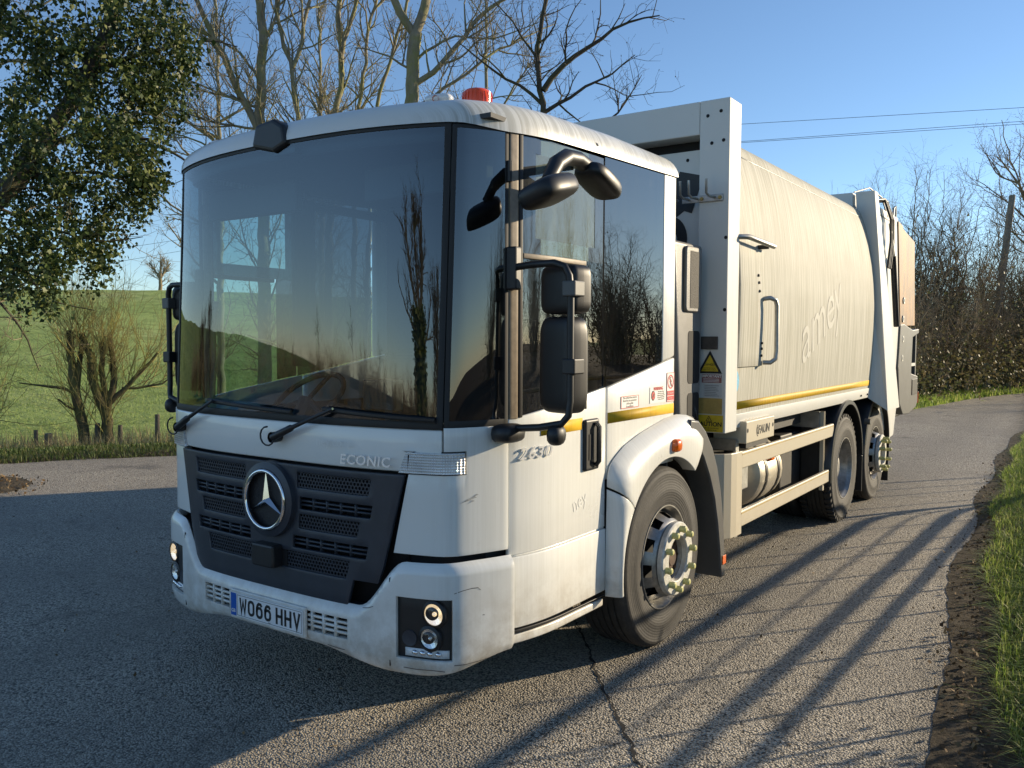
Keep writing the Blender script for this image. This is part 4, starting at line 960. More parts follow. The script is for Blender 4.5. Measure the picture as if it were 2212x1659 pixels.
# ---- tailgate
tg = empty('tailgate', (0, 0, 0), truck)
for s in (1, -1):
    v = [(1.10, 7.0, 3.26), (1.235, 6.98, 3.365), (1.40, 7.12, 1.06), (1.24, 7.02, 1.175), (1.29, 7.03, 2.2), (1.335, 7.06, 2.0)]
    b = MB()     # portal frame: tapered front face and side strip
    fr = [(1.05, 6.99, 3.37), (1.245, 6.985, 3.37), (1.30, 7.04, 2.6), (1.345, 7.09, 1.9), (1.40, 7.14, 1.02), (1.22, 7.02, 1.16)]
    bk = [(1.05, 7.16, 3.37), (1.245, 7.14, 3.37), (1.30, 7.34, 2.6), (1.345, 7.55, 1.9), (1.40, 7.78, 1.02), (1.22, 7.72, 1.02)]
    n = 6; b.add([(s*a, y, z) for a, y, z in fr+bk], [tuple(range(n)) if s < 0 else tuple(range(n))[::-1], tuple(range(n, 2*n))[::-1] if s < 0 else tuple(range(n, 2*n))] + [((i, (i+1) % n, n+(i+1) % n, n+i) if s > 0 else (n+i, n+(i+1) % n, (i+1) % n, i)) for i in range(n)])
    b.build('portal_frame', M['board'], tg, bevel=.004)
    MB().prism([(7.15, 3.2), (8.55, 3.16), (8.75, 2.2), (8.85, 1.3), (8.55, .62), (8.2, .60), (7.6, 1.0), (7.4, 2.2)], *sorted((s*.9, s*1.20)), 'x').build('side_plate', M['board'], tg, bevel=.006)
    MB().prism([(8.50, 3.20), (9.62, 3.08), (9.78, 1.98), (8.80, 1.96), (8.72, 2.3)], *sorted((s*1.16, s*1.205)), 'x').build('side_board', M['plywood'], tg, bevel=.006)
    MB().prism([(8.45, 3.22), (8.75, 3.19), (8.86, 2.9), (8.80, 2.72), (8.98, 2.66), (9.0, 2.42), (8.86, 2.36), (8.86, 1.98), (8.74, 1.96)], *sorted((s*1.2055, s*1.215)), 'x').build('edge_trim', M['plywood'], tg, bevel=.003)
    g = MB().prism([(8.72, 1.98), (8.95, 1.99), (9.55, 1.92), (9.98, 1.94), (10.0, 1.88), (9.55, 1.82), (9.50, 1.35), (9.98, 1.30), (10.02, .95), (9.9, .88), (9.4, .82), (9.0, .84), (8.75, 1.0), (8.62, 1.45), (8.66, 1.62)], *sorted((s*1.06, s*1.225)), 'x').build('lifter_housing', M['greyguard'], tg, bevel=.012)
    MB().box(*sorted((s*1.10, s*1.20)), 9.92, 9.98, 1.30, 1.92).build('lifter_post', M['greyguard'], tg, bevel=.006)
    MB().box(*sorted((s*1.12, s*1.20)), 9.5, 9.93, 1.44, 1.48).build('lifter_bar', M['board'], tg)
    MB().box(*sorted((s*1.05, s*1.06)), 9.5, 9.95, 1.30, 1.9).build('lifter_inner', M['void'], tg)
    MB().box(*sorted((s*1.2255, s*1.235)), 9.55, 9.92, 1.06, 1.27).build('lamp_guard', M['black'], g, bevel=.004)
    MB().box(*sorted((s*1.18, s*1.23)), 10.02, 10.05, .93, 1.08).build('rear_lamp', M['orange'], tg, bevel=.004)
    for y, z in ((8.88, 2.28), (8.86, 2.05), (8.88, 1.80), (8.86, 1.56)):
        MB().lathe([(.045, 0), (.042, .012), (.024, .012), (.022, .002), (0, .002)], n=16).build('washer', M['steel'], tg, smooth=35, loc=(s*1.218, y, z), rot=(0, 0, 0 if s > 0 else math.pi))
    MB().tube([(s*1.26, 7.95, 2.75), (s*1.27, 8.2, 1.95)], .035, 12).build('ram_cylinder', M['black'], tg, smooth=40)
    MB().tube([(s*1.26, 7.72, 3.10), (s*1.27, 7.95, 2.75)], .014, 10).build('ram_rod', M['steel'], tg, smooth=40)
    for dy in (0, .06, .14):
        MB().tube([(s*1.20, 7.2+dy, 3.30), (s*1.25, 7.45+dy, 3.34-.05*dy), (s*1.27, 7.72+dy, 3.15), (s*1.27, 7.75+dy, 2.9), (s*1.26, 7.66+dy, 2.6)], .014, 7).build('hydraulic_hose', M['black'], tg, smooth=60)
    MB().box(*sorted((s*.3, s*1.20)), 7.3, 8.5, 3.16, 3.26).build('top_member', M['board'], tg, bevel=.006)
    MB().box(*sorted((s*1.205, s*1.25)), 8.28, 8.36, 1.15, 1.42).build('latch', M['steel'], tg, bevel=.008)
    MB().tube([(s*1.15, 8.45, 3.24), (s*1.15, 8.5, 3.38), (s*1.15, 8.6, 3.42), (s*1.15, 8.62, 3.2)], .014, 7).build('lifting_eye', M['steel'], tg)
    MB().tube([(s*1.05, 9.2, .85), (s*1.0, 9.25, .6), (s*.95, 9.2, .42), (s*.98, 9.1, .7)], .02, 7).build('hanging_hose', M['black'], tg, smooth=60)
    MB().tube([(s*1.02, 8.7, .8), (s*1.0, 8.75, .55), (s*1.05, 8.85, .5), (s*1.03, 8.9, .8)], .01, 6).build('cable', M['paper'], tg, smooth=60)
MB().box(-1.02, 1.02, 7.0, 7.16, 3.20, 3.37).build('portal_beam', M['board'], tg, bevel=.004)
MB().box(-.95, .95, 7.1, 9.4, .95, 3.10).build('hopper', M['board'], tg, bevel=.02)
MB().box(-1.04, 1.04, 9.0, 9.9, .75, 1.9).build('bin_lift', M['chassis'], tg, bevel=.03)
MB().box(.62, .78, 8.1, 8.4, 3.27, 3.46).build('work_lamp', M['black'], tg, bevel=.01)
MB().tube([(1.02, 7.05, 3.38), (1.1, 7.4, 3.47), (1.17, 7.7, 3.40), (1.2, 7.9, 3.2)], .008, 6).build('cable', M['black'], tg, smooth=60)
# ------------------------------------------------------------------ setting: ground, road, verge
rg = np.random.default_rng(11)
def smn(a, b, x): x = np.clip((x-a)/(b-a), 0, 1); return x*x*(3-2*x)
ROADF = [(-45, -52), (-22, -16.5), (-14, -4), (-9.6, 2.75), (-9.1, 3.8), (-8.2, 4.95), (-6.4, 8), (-4.5, 11.3), (-2.2, 16.6), (-.62, 21.2), (.0, 26.6), (1.1, 31.2), (5, 41), (14, 58), (40, 90)]
ROADR = [(48, 84), (18, 54), (9, 38), (4.2, 27), (2.7, 21), (2.12, 16.9), (2.05, 14.2), (2.28, 8.1), (2.45, 5.2), (2.58, 3.3), (2.70, 2.2), (2.85, 1.2), (3.15, -1), (3.6, -4), (5, -12), (7, -30), (12, -60), (-20, -80)]
def q_of(x, y): return -.84*(x+9.45)+.54*(y-3)
ry = np.array([p[1] for p in ROADR[:-1]][::-1]); rx = np.array([p[0] for p in ROADR[:-1]][::-1])
def xr_of(y): return np.interp(y, ry, rx)
fy_ = np.array([p[1] for p in ROADF]); fx_ = np.array([p[0] for p in ROADF])
def ground_h(x, y):
    x = np.asarray(x, float); y = np.asarray(y, float); q = q_of(x, y); qe = (np.interp(y, fy_, fx_)-x)*.85
    z = np.full(np.broadcast(x, y).shape, -.02)
    z = z - 1.25*smn(.9, 9, q)*smn(4.5, 9, -x) + .06*smn(.0, .8, qe)
    z = z + 8.6*np.clip((q-12)/84, 0, 1)**1.25 - 3*smn(96, 200, q) + .35*np.sin(x*.11+1)*np.sin(y*.09)*smn(20, 50, q)
    z = z + .5*smn(2, 9, qe)*smn(-7, -3, x)
    z = z + (.20*smn(.15, 1.0, x-xr_of(y)) + .25*smn(1.0, 4.0, x-xr_of(y)))*(1-smn(-1.5, 0, qe))
    return z
def spaced(lo, hi, c, fine, coarse):
    out = [c]; d = fine
    while out[-1] < hi: out.append(out[-1]+d); d = min(coarse, d*1.06) if out[-1] > c+14 else fine
    d = fine; left = []
    p_ = c
    while p_ > lo: p_ -= d; left.append(p_); d = min(coarse, d*1.06) if p_ < c-14 else fine
    return np.array(left[::-1]+out)
gx = spaced(-260, 200, -4, .4, 9); gy = spaced(-140, 320, 6, .4, 9)
GX, GY = np.meshgrid(gx, gy, indexing='ij'); GZ = ground_h(GX, GY)
nzx = rg.normal(0, .012, GZ.shape)*((GX-xr_of(GY) > .2) | (q_of(GX, GY) > .3)); GZ = GZ + nzx
nx_, ny_ = len(gx), len(gy); I = np.arange(nx_*ny_).reshape(nx_, ny_)
gf = np.stack([I[:-1, :-1], I[1:, :-1], I[1:, 1:], I[:-1, 1:]], -1).reshape(-1, 4)
def ground_mat():
    m = mat('meadow', (.1, .15, .04), .95, spec=.15); t = NT(m); c = t.coords()
    big = t.noise(c, .05, 5, .6); mid = t.noise(t.coords((1, 1, .4)), .55, 6, .7); fine = t.noise(c, 7, 5, .75)
    col = t.ramp(big, [(.35, (.27, .36, .10)), (.55, (.34, .43, .13)), (.7, (.40, .44, .18))])
    col = t.mix(t.ramp(mid, [(.38, .75), (.55, 0)]), col, (.17, .23, .06))
    col = t.mix(t.ramp(fine, [(.5, 0), (.72, .55)]), col, (.48, .50, .22))
    # the lane side is soil and leaf mould
    sx = t.new('SeparateXYZ'); t.l.new(c, sx.inputs[0])
    q = t.math('ADD', t.math('MULTIPLY', sx.outputs[0], -.84), t.math('MULTIPLY', sx.outputs[1], .54)); q = t.math('ADD', q, -9.56)
    near = t.ramp(t.math('ADD', t.math('MULTIPLY', q, .1), t.math('MULTIPLY', mid, .12)), [(.10, 1), (.22, 0)])
    soil = t.ramp(fine, [(.3, (.035, .026, .018)), (.6, (.075, .058, .04)), (.8, (.12, .10, .07))])
    col = t.mix(near, col, soil); t.set('Base Color', col)
    t.set('Normal', t.bump(t.math('ADD', t.math('MULTIPLY', mid, 3.0), fine), 1, .12)); return m
ground = np_obj('ground', np.stack([GX, GY, GZ], -1).reshape(-1, 3), gf, ground_mat(), smooth=180); tag(ground, kind='structure')

def asphalt():
    m = mat('asphalt', (.1, .1, .1), .65, spec=.35); t = NT(m); c = t.coords()
    v = t.new('TexVoronoi', feature='F1'); v.inputs['Scale'].default_value = 92; t.l.new(c, v.inputs['Vector'])
    v2 = t.new('TexVoronoi', feature='F1'); v2.inputs['Scale'].default_value = 150; t.l.new(c, v2.inputs['Vector'])
    big = t.noise(c, .35, 5, .6); mid = t.noise(c, 2.2, 6, .65)
    sv_ = t.new('SeparateXYZ'); t.l.new(v.outputs['Color'], sv_.inputs[0])
    stone = t.ramp(sv_.outputs[0], [(.0, (.24, .22, .185)), (.4, (.44, .385, .305)), (.75, (.59, .525, .42)), (1, (.75, .675, .55))])
    pit = t.ramp(v.outputs['Distance'], [(.52, 0), (.80, 1)])
    col = t.mix(pit, stone, (.03, .028, .026))
    col = t.mix(t.ramp(big, [(.38, 0), (.66, .6)]), col, (.22, .20, .17)); col = t.mix(t.ramp(mid, [(.52, 0), (.8, .35)]), col, (.22, .20, .17))
    sxy = t.new('SeparateXYZ'); t.l.new(c, sxy.inputs[0]); lane = t.math('ADD', sxy.outputs[0], t.math('MULTIPLY', t.noise(c, .8, 3), .5))
    track = t.ramp(t.math('MULTIPLY', t.math('ADD', lane, 4), .1), [(.20, 0), (.27, .35), (.33, 0), (.46, 0), (.53, .35), (.60, 0)]); col = t.mix(track, col, (.17, .155, .13))
    stain = t.noise(c, 1.1, 4, .6); col = t.mix(t.ramp(stain, [(.60, 0), (.70, .55)]), col, (.09, .082, .07))
    edge = t.math('ADD', t.math('ADD', sxy.outputs[0], t.math('MULTIPLY', sxy.outputs[1], .052)), t.math('MULTIPLY', t.noise(c, 3.5, 6, .7), .5))
    col = t.mix(t.ramp(t.math('MULTIPLY', edge, .25), [(.70, 0), (.755, .45), (.79, .9)]), col, t.ramp(t.noise(c, 25, 5, .7), [(.3, (.06, .05, .037)), (.7, (.16, .135, .10))]))
    spots = t.noise(c, 5.5, 3, .5); col = t.mix(t.ramp(spots, [(.69, 0), (.73, .6)]), col, (.03, .028, .026))
    t.set('Base Color', col)
    inv = t.math('SUBTRACT', 1, v.outputs['Distance']); h = t.math('ADD', t.math('MULTIPLY', inv, 1.0), t.math('MULTIPLY', t.math('SUBTRACT', 1, v2.outputs['Distance']), .35))
    b1 = t.bump(h, 1.0, .014); t.set('Normal', t.bump(mid, .3, .02, b1)); return m
M['asphalt'] = asphalt()
def jitter(pts, step, amp, r_):
    out = []
    for a, b_ in zip(pts[:-1], pts[1:]):
        L_ = math.hypot(b_[0]-a[0], b_[1]-a[1]); n = max(1, int(L_/step)) if L_ < 14 else 3
        for k in range(n): u = k/n; out.append((a[0]+(b_[0]-a[0])*u+r_.normal(0, amp), a[1]+(b_[1]-a[1])*u+r_.normal(0, amp)))
    return out + [pts[-1]]
def smooth_line(pts, it=2):
    for _ in range(it):
        o = [pts[0]]
        for a, b_ in zip(pts[:-1], pts[1:]): o += [(a[0]*.75+b_[0]*.25, a[1]*.75+b_[1]*.25), (a[0]*.25+b_[0]*.75, a[1]*.25+b_[1]*.75)]
        pts = o+[pts[-1]]
    return pts
poly = jitter(smooth_line(ROADF), .18, .025, rg) + jitter(smooth_line(ROADR[:-1]), .15, .012, rg) + [(-20, -80)]
me = bpy.data.meshes.new('road'); import bmesh
bm = bmesh.new(); f_ = bm.faces.new([bm.verts.new((x, y, 0)) for x, y in poly]); bm.normal_update()
if f_.normal.z < 0: f_.normal_flip()
bmesh.ops.triangulate(bm, faces=[f_]); bm.to_mesh(me); bm.free()
road = finish('road', me, M['asphalt']); tag(road, kind='structure')
# joint crack across the lane, patched seam
crk = [(-.3, 3.1), (.3, 2.3), (.62, 1.88), (.79, 1.67), (.89, 1.55), (1.07, 1.3), (1.21, 1.13), (1.35, .96), (1.48, .81), (1.62, .63), (1.75, .48), (1.95, .22), (2.3, -.25), (2.6, -.7)]
crk = jitter(crk, .035, .006, rg); Lc = []; Rc = []
for i, (x, y) in enumerate(crk):
    w = .004+.008*rg.random()**2; Lc.append((x-w*.75, y-w*.6, .0035)); Rc.append((x+w*.75, y+w*.6, .0035))
n = len(Lc); MB().add(Lc+Rc, [(i, n+i, n+i+1, i+1) for i in range(n-1)]).build('crack', mat('crack_tar', (.018, .016, .014), .95), road)

# soil strip between tarmac and grass
def soil_mat():
    m = mat('verge_soil', (.06, .045, .03), .95, spec=.15); t = NT(m); c = t.coords(); a = t.noise(c, 9, 7, .75); b_ = t.noise(c, 60, 4, .7)
    col = t.ramp(a, [(.3, (.055, .046, .035)), (.5, (.115, .095, .068)), (.68, (.20, .168, .122)), (.8, (.30, .26, .19))]); t.set('Base Color', col)
    t.set('Normal', t.bump(t.math('ADD', t.math('MULTIPLY', a, 2), t.math('MULTIPLY', b_, .5)), 1, .05)); return m
b = MB(); ysl = lin(-3.5, 22, 260)
for i, y in enumerate(ysl):
    xe = float(xr_of(y)); w0 = -.07-.025*float(rg.random())-.05*math.sin(y*1.7); w1 = (.36 if y < 1 else .36-.18*min(1, (y-1)/5))+.04*math.sin(y*2.3)
    for k in range(7):
        u = k/6; x = xe+w0+(w1-w0)*u; z = .004 + .006*math.sin(math.pi*min(1, u*1.6))*(.4+rg.random()*1.3) if u < .55 else max(.008, float(ground_h(x, y))+.012)+.012*rg.random()
        b.v.append((x, y, z))
for i in range(len(ysl)-1):
    for k in range(6): b.f.append((i*7+k, i*7+k+1, (i+1)*7+k+1, (i+1)*7+k))
sl = b.build('soil_verge', soil_mat(), None, smooth=180); tag(sl, kind='structure')

# ------------------------------------------------------------------ vegetation helpers
def island_mat(name, cols, rough=.7, spec=.3, sub=0, trans=0.0):
    m = mat(name, cols[0], rough, spec=spec); t = NT(m); g_ = t.new('NewGeometry')
    t.set('Base Color', t.ramp(g_.outputs['Random Per Island'], [(i/(len(cols)-1), c) for i, c in enumerate(cols)]))
    if trans:
        out = t.n['Material Output']; tl = t.new('BsdfTranslucent'); t.l.new(t.ramp(g_.outputs['Random Per Island'], [(i/(len(cols)-1), [min(1, v*1.6) for v in c]) for i, c in enumerate(cols)]), tl.inputs[0])
        mx = t.new('MixShader'); mx.inputs[0].default_value = trans; t.l.new(t.b.outputs[0], mx.inputs[1]); t.l.new(tl.outputs[0], mx.inputs[2]); t.l.new(mx.outputs[0], out.inputs[0])
    return m
M['fieldgrass'] = island_mat('pasture_blades', [(.20, .27, .07), (.28, .36, .10), (.38, .42, .16)], .7, trans=.3)
M['grass'] = island_mat('grass_blades', [(.10, .15, .025), (.17, .25, .045), (.26, .34, .07), (.38, .38, .14)], .55, trans=.4)
M['drygrass'] = island_mat('dry_grass', [(.20, .15, .07), (.33, .26, .13), (.45, .37, .20), (.14, .15, .05)], .7, trans=.25)
M['shadegrass'] = island_mat('shade_toned_short_grass', [(.035, .06, .012), (.06, .095, .02), (.09, .12, .03), (.15, .125, .06)], .6, trans=.25)  # shade put into the blade colours, darker than the open grass
M['leaflitter'] = island_mat('leaf_litter', [(.06, .035, .018), (.12, .07, .03), (.20, .13, .06), (.28, .21, .12)], .8)
M['ivy'] = island_mat('ivy_leaves', [(.014, .028, .008), (.028, .05, .012), (.06, .085, .02), (.15, .165, .045)], .48, spec=.25, trans=.12)
M['bramble'] = island_mat('bramble_leaves', [(.07, .075, .025), (.12, .105, .045), (.17, .13, .065), (.10, .12, .04)], .6, trans=.2)
def bark(name, c0, c1, c2, rough=.9):
    m = mat(name, c0, rough, spec=.2); t = NT(m); c = t.coords(); a = t.noise(t.coords((1, 1, .35)), 7, 6, .7); l = t.noise(c, 2.3, 4, .6)
    col = t.ramp(a, [(.3, c0), (.6, c1)]); col = t.mix(t.ramp(l, [(.46, 0), (.62, .8)]), col, c2); t.set('Base Color', col)
    t.set('Normal', t.bump(a, .8, .02)); return m
M['ash'] = bark('ash_bark', (.15, .135, .095), (.28, .25, .18), (.24, .235, .09))
M['ashtwig'] = bark('ash_twigs', (.15, .125, .085), (.25, .21, .14), (.22, .20, .09))
M['darkbark'] = bark('dark_bark', (.045, .038, .03), (.085, .072, .055), (.07, .07, .035))
M['lichen'] = bark('lichen_bark', (.20, .165, .075), (.34, .28, .11), (.40, .36, .10))
M['stub'] = bark('stub_bark', (.06, .05, .03), (.12, .10, .06), (.17, .16, .06))
M['thorn'] = bark('thorn_twigs', (.15, .115, .08), (.30, .235, .165), (.24, .21, .10))

def blades(name, pts, h, w, m, lean=.35, parent=None, r_=rg, curl=.5):
    pts = np.asarray(pts); n = len(pts); a = r_.uniform(0, 2*np.pi, n); d = np.stack([np.cos(a), np.sin(a), 0*a], 1); sd = np.stack([-np.sin(a), np.cos(a), 0*a], 1)
    H = h*r_.uniform(.45, 1.25, n)[:, None]; Wd = w*r_.uniform(.6, 1.3, n)[:, None]; ln = np.abs(r_.normal(0, lean, n))[:, None]; up_ = np.array([0, 0, 1.])
    mid = pts + up_*H*.55 + d*H*ln*.4; tip = pts + up_*H*(1-.35*np.minimum(1.6, ln)) + d*H*ln*(1+curl)
    v = np.stack([pts-sd*Wd, pts+sd*Wd, mid-sd*Wd*.75, mid+sd*Wd*.75, tip], 1).reshape(-1, 3); k = np.arange(n)[:, None]*5
    f = np.concatenate([k+np.array([[0, 1, 3]]), k+np.array([[0, 3, 2]]), k+np.array([[2, 3, 4]])])
    o = np_obj(name, v, f, m, parent); return o
def leaves(name, pts, size, m, parent=None, r_=rg, droop=.5, nrm=None):
    n = len(pts); u = r_.normal(0, 1, (n, 3)); u[:, 2] -= droop*1.2; u /= np.linalg.norm(u, axis=1)[:, None]
    w = r_.normal(0, 1, (n, 3)) if nrm is None else nrm + r_.normal(0, .6, (n, 3)); w = np.cross(u, w); w /= np.linalg.norm(w, axis=1)[:, None]+1e-9
    s = (size*r_.uniform(.4, 1.5, n))[:, None]; nn = np.cross(u, w)
    v = np.stack([pts, pts+u*s*.45+w*s*.42+nn*s*.08, pts+u*s*1.1, pts+u*s*.45-w*s*.42+nn*s*.08], 1).reshape(-1, 3)
    return np_obj(name, v, np.arange(4*n).reshape(-1, 4), m, parent)

class Twigs:
    def __init__(self): self.v = {}; self.n = 0; self.V = []; self.F = []
    def add(self, P, rad):
        m_ = len(P); r0 = rad[0]; k = 7 if r0 > .06 else 5 if r0 > .02 else 4 if r0 > .009 else 3
        T_ = np.gradient(P, axis=0); T_ /= np.linalg.norm(T_, axis=1)[:, None]+1e-9
        ref = np.array([.31, .17, .93]) if abs(T_[0, 2]) < .8 else np.array([.93, .2, .1])
        a = np.cross(T_, ref); a /= np.linalg.norm(a, axis=1)[:, None]+1e-9; b_ = np.cross(T_, a)
        th = np.arange(k)*2*np.pi/k
        ring = P[:, None]+rad[:, None, None]*(a[:, None]*np.cos(th)[None, :, None]+b_[:, None]*np.sin(th)[None, :, None])
        i = np.arange(m_-1)[:, None]*k; j = np.arange(k)[None]; j2 = (j+1) % k
        f = np.stack([i+j, i+j2, i+k+j2, i+k+j], -1).reshape(-1, 4)+self.n
        self.V.append(ring.reshape(-1, 3)); self.F.append(f); self.n += m_*k
    def build(self, name, m, parent): return np_obj(name, np.concatenate(self.V), np.concatenate(self.F), m, parent, smooth=180) if self.V else None
def resample(pts, step, wob, r_):
    pts = np.asarray(pts, float); d = np.r_[0, np.cumsum(np.linalg.norm(np.diff(pts, axis=0), axis=1))]; n = max(3, int(d[-1]/step)+1); s = np.linspace(0, d[-1], n)
    P = np.stack([np.interp(s, d, pts[:, i]) for i in range(3)], 1)
    if n > 4: P[1:-1] = P[1:-1]*.5+(P[:-2]+P[2:])*.25
    P[1:] += r_.normal(0, wob, (n-1, 3)); return P
def grow(tr, cr, P, rad, level, spec, r_, thick=.02):
    """spawn side branches along a limb"""
    if level >= len(spec): return
    sp = spec[level]; seg = np.linalg.norm(np.diff(P, axis=0), axis=1); L_ = seg.sum(); d = np.r_[0, np.cumsum(seg)]
    n = r_.poisson(sp['dens']*L_)
    for _ in range(n):
        s = L_*r_.uniform(sp.get('from', .12), 1); i = min(len(P)-2, int(np.searchsorted(d, s)-1)); u = (s-d[i])/max(seg[i], 1e-6)
        o = P[i]*(1-u)+P[i+1]*u; pr = rad[i]*(1-u)+rad[i+1]*u; t = P[i+1]-P[i]; t = t/np.linalg.norm(t)
        ax = r_.normal(0, 1, 3); ax -= t*ax.dot(t); ax /= np.linalg.norm(ax)+1e-9; an = R(r_.uniform(*sp['ang']))
        dr = t*math.cos(an)+ax*math.sin(an); dr[2] += sp.get('up', .2); dr /= np.linalg.norm(dr)
        ln = r_.uniform(*sp['len'])*(1-.35*s/L_); m_ = max(3, int(ln/sp.get('step', .22))+1)
        Q = [o]; dd = dr
        for _k in range(m_-1):
            dd = dd+r_.normal(0, sp.get('wob', .16), 3); dd[2] += sp.get('trop', .05); dd /= np.linalg.norm(dd); Q.append(Q[-1]+dd*ln/(m_-1))
        Q = np.array(Q); r0 = min(pr*.7, sp['r']*r_.uniform(.7, 1.2)); qr = np.linspace(r0, max(.0022, r0*.3), m_)
        (tr if r0 > thick else cr).add(Q, qr)
        if sp.get('bud') and r_.random() < sp['bud']: cr.add(np.array([Q[-1], Q[-1]+dd*.012, Q[-1]+dd*.04]), np.array([.006, .010, .002]))
        grow(tr, cr, Q, qr, level+1, spec, r_, thick)
def make_tree(name, base, limbs, spec, m_trunk, m_twig, label, cat='tree', group=None, seed=1, thick=.02, wob=.02):
    r_ = np.random.default_rng(seed); base = np.array(base, float); root = empty(name, tuple(base)); tr, cr = Twigs(), Twigs()
    for pts, r0, r1, *lv in limbs:
        P = resample(np.array(pts, float)-base, .28, wob, r_); rad = np.linspace(r0, r1, len(P)); tr.add(P, rad); grow(tr, cr, P, rad, lv[0] if lv else 0, spec, r_, thick)
    tr.build('trunk', m_trunk, root); cr.build('crown', m_twig, root); tag(root, label, cat, group); return root
ASH = [dict(dens=3.0, ang=(30, 70), len=(.8, 2.2), r=.026, up=.3, trop=.09, **{'from': .1}), dict(dens=5.6, ang=(30, 70), len=(.3, 1.0), r=.011, up=.1, trop=.08, bud=.5, step=.14), dict(dens=5.0, ang=(30, 80), len=(.1, .40), r=.0065, up=.1, trop=.08, bud=.7, step=.08)]

# trees behind the cab; skeleton limbs surveyed, twigs grown
make_tree('ash_tree', (-9.65, 11.94, -.7), [
    ([(-9.65, 11.94, -.8), (-9.66, 11.95, 3.5), (-9.65, 11.94, 7.01), (-9.61, 11.98, 8.23), (-9.58, 12.01, 8.64)], .20, .145, 9),
    ([(-9.59, 12.0, 8.59), (-9.79, 11.83, 8.93), (-9.94, 11.69, 9.33), (-10.12, 11.52, 10.22), (-10.2, 11.4, 12)], .10, .05),
    ([(-9.58, 12.01, 8.64), (-9.44, 12.13, 9.06), (-9.36, 12.2, 9.57), (-9.24, 12.3, 10.59), (-9.2, 12.3, 12.2)], .12, .05),
    ([(-9.62, 11.97, 7.47), (-9.52, 12.06, 7.63), (-9.25, 12.29, 7.78), (-8.96, 12.53, 8.2), (-8.6, 12.81, 8.82), (-8.34, 13.01, 9.2), (-7.75, 13.43, 9.61), (-7.1, 13.8, 10.2)], .07, .025),
    ([(-9.65, 11.95, 6.9), (-9.25, 12.29, 7.29), (-8.63, 12.79, 7.8), (-8.27, 13.06, 8.22), (-8.03, 14.44, 9.02), (-7.85, 15.16, 9.44)], .045, .012),
    ([(-9.6, 11.98, 7.0), (-9.0, 12.5, 6.9), (-8.3, 13.0, 7.2), (-7.6, 13.4, 7.3)], .035, .01),
    ([(-9.58, 12.0, 8.0), (-9.0, 12.5, 8.6), (-8.2, 13.1, 8.5), (-7.3, 13.6, 8.9)], .035, .01),
    ([(-9.62, 11.97, 7.8), (-10.2, 11.5, 8.2), (-10.7, 11.2, 8.3)], .03, .01)], ASH, M['ash'], M['ashtwig'],
    'tall ash with straight pale trunk forking high up, directly left of the orange beacon', seed=3, group='bare trees behind the cab')
make_tree('ash_tree', (-11.43, 9.23, -1.0), [
    ([(-11.43, 9.23, -1.1), (-11.43, 9.23, 3.0), (-11.43, 9.23, 5.99), (-11.44, 9.21, 6.91), (-11.4, 9.26, 7.71), (-11.41, 9.25, 8.41), (-11.46, 9.19, 8.86), (-11.49, 9.15, 9.7), (-11.4, 9.2, 11)], .17, .07),
    ([(-11.43, 9.23, 6.01), (-11.57, 9.05, 6.53), (-11.76, 8.8, 7.11), (-11.93, 8.57, 7.77), (-12.09, 8.35, 8.34), (-12.25, 8.12, 8.97), (-12.4, 7.9, 9.8)], .085, .035),
    ([(-11.42, 9.22, 6.6), (-11.8, 8.7, 6.8), (-12.3, 7.9, 7.1), (-12.8, 7.2, 7.2)], .03, .008),
    ([(-11.43, 9.22, 6.2), (-11.9, 8.6, 6.2), (-12.5, 7.6, 6.5), (-13.0, 6.9, 6.4)], .03, .008),
    ([(-11.44, 9.2, 7.3), (-11.8, 8.8, 7.9), (-12.4, 7.9, 8.2), (-12.9, 7.2, 8.4)], .03, .008),
    ([(-11.44, 9.2, 5.6), (-11.8, 8.7, 5.6), (-12.3, 7.9, 5.9), (-12.8, 7.2, 6.0)], .03, .008),
    ([(-11.4, 9.25, 7.9), (-11.2, 9.5, 8.5), (-11.1, 9.6, 9.6)], .04, .02)], ASH, M['ash'], M['ashtwig'],
    'bare tree with two stems parting low, rising just left of the black camera pod', seed=4, group='bare trees behind the cab')
make_tree('ash_tree', (-10.91, 9.84, -.9), [
    ([(-10.7, 10.0, -1), (-10.8, 9.95, 3), (-10.91, 9.84, 6.26), (-11.0, 9.73, 6.96), (-11.01, 9.72, 7.52), (-11.16, 9.55, 8.2), (-11.23, 9.46, 8.9), (-11.26, 9.43, 9.46), (-11.3, 9.4, 11)], .085, .03),
    ([(-11.01, 9.72, 7.52), (-10.86, 9.9, 8.21), (-10.77, 9.99, 8.97), (-10.73, 10.04, 9.55), (-10.7, 10.1, 10.8)], .05, .022)], ASH, M['ash'], M['ashtwig'],
    'slim bare tree forking in a narrow V, right above the black camera pod', seed=5, group='bare trees behind the cab')
make_tree('ash_tree', (-11.91, 11.71, -1), [
    ([(-12.0, 11.6, -1.1), (-12.0, 11.6, 3), (-11.91, 11.71, 6.95), (-11.76, 11.87, 7.94), (-11.79, 11.83, 9.23), (-11.78, 11.85, 9.89), (-11.75, 11.87, 10.64), (-11.7, 11.9, 12)], .12, .05),
    ([(-11.75, 11.87, 8.54), (-11.6, 12.03, 9.33), (-11.49, 12.14, 9.82), (-11.39, 12.23, 10.47), (-11.3, 12.3, 11.6)], .06, .03)], ASH, M['ash'], M['ashtwig'],
    'lichen-spotted bare tree, second trunk to the left of the tall forking ash', seed=6, group='bare trees behind the cab')
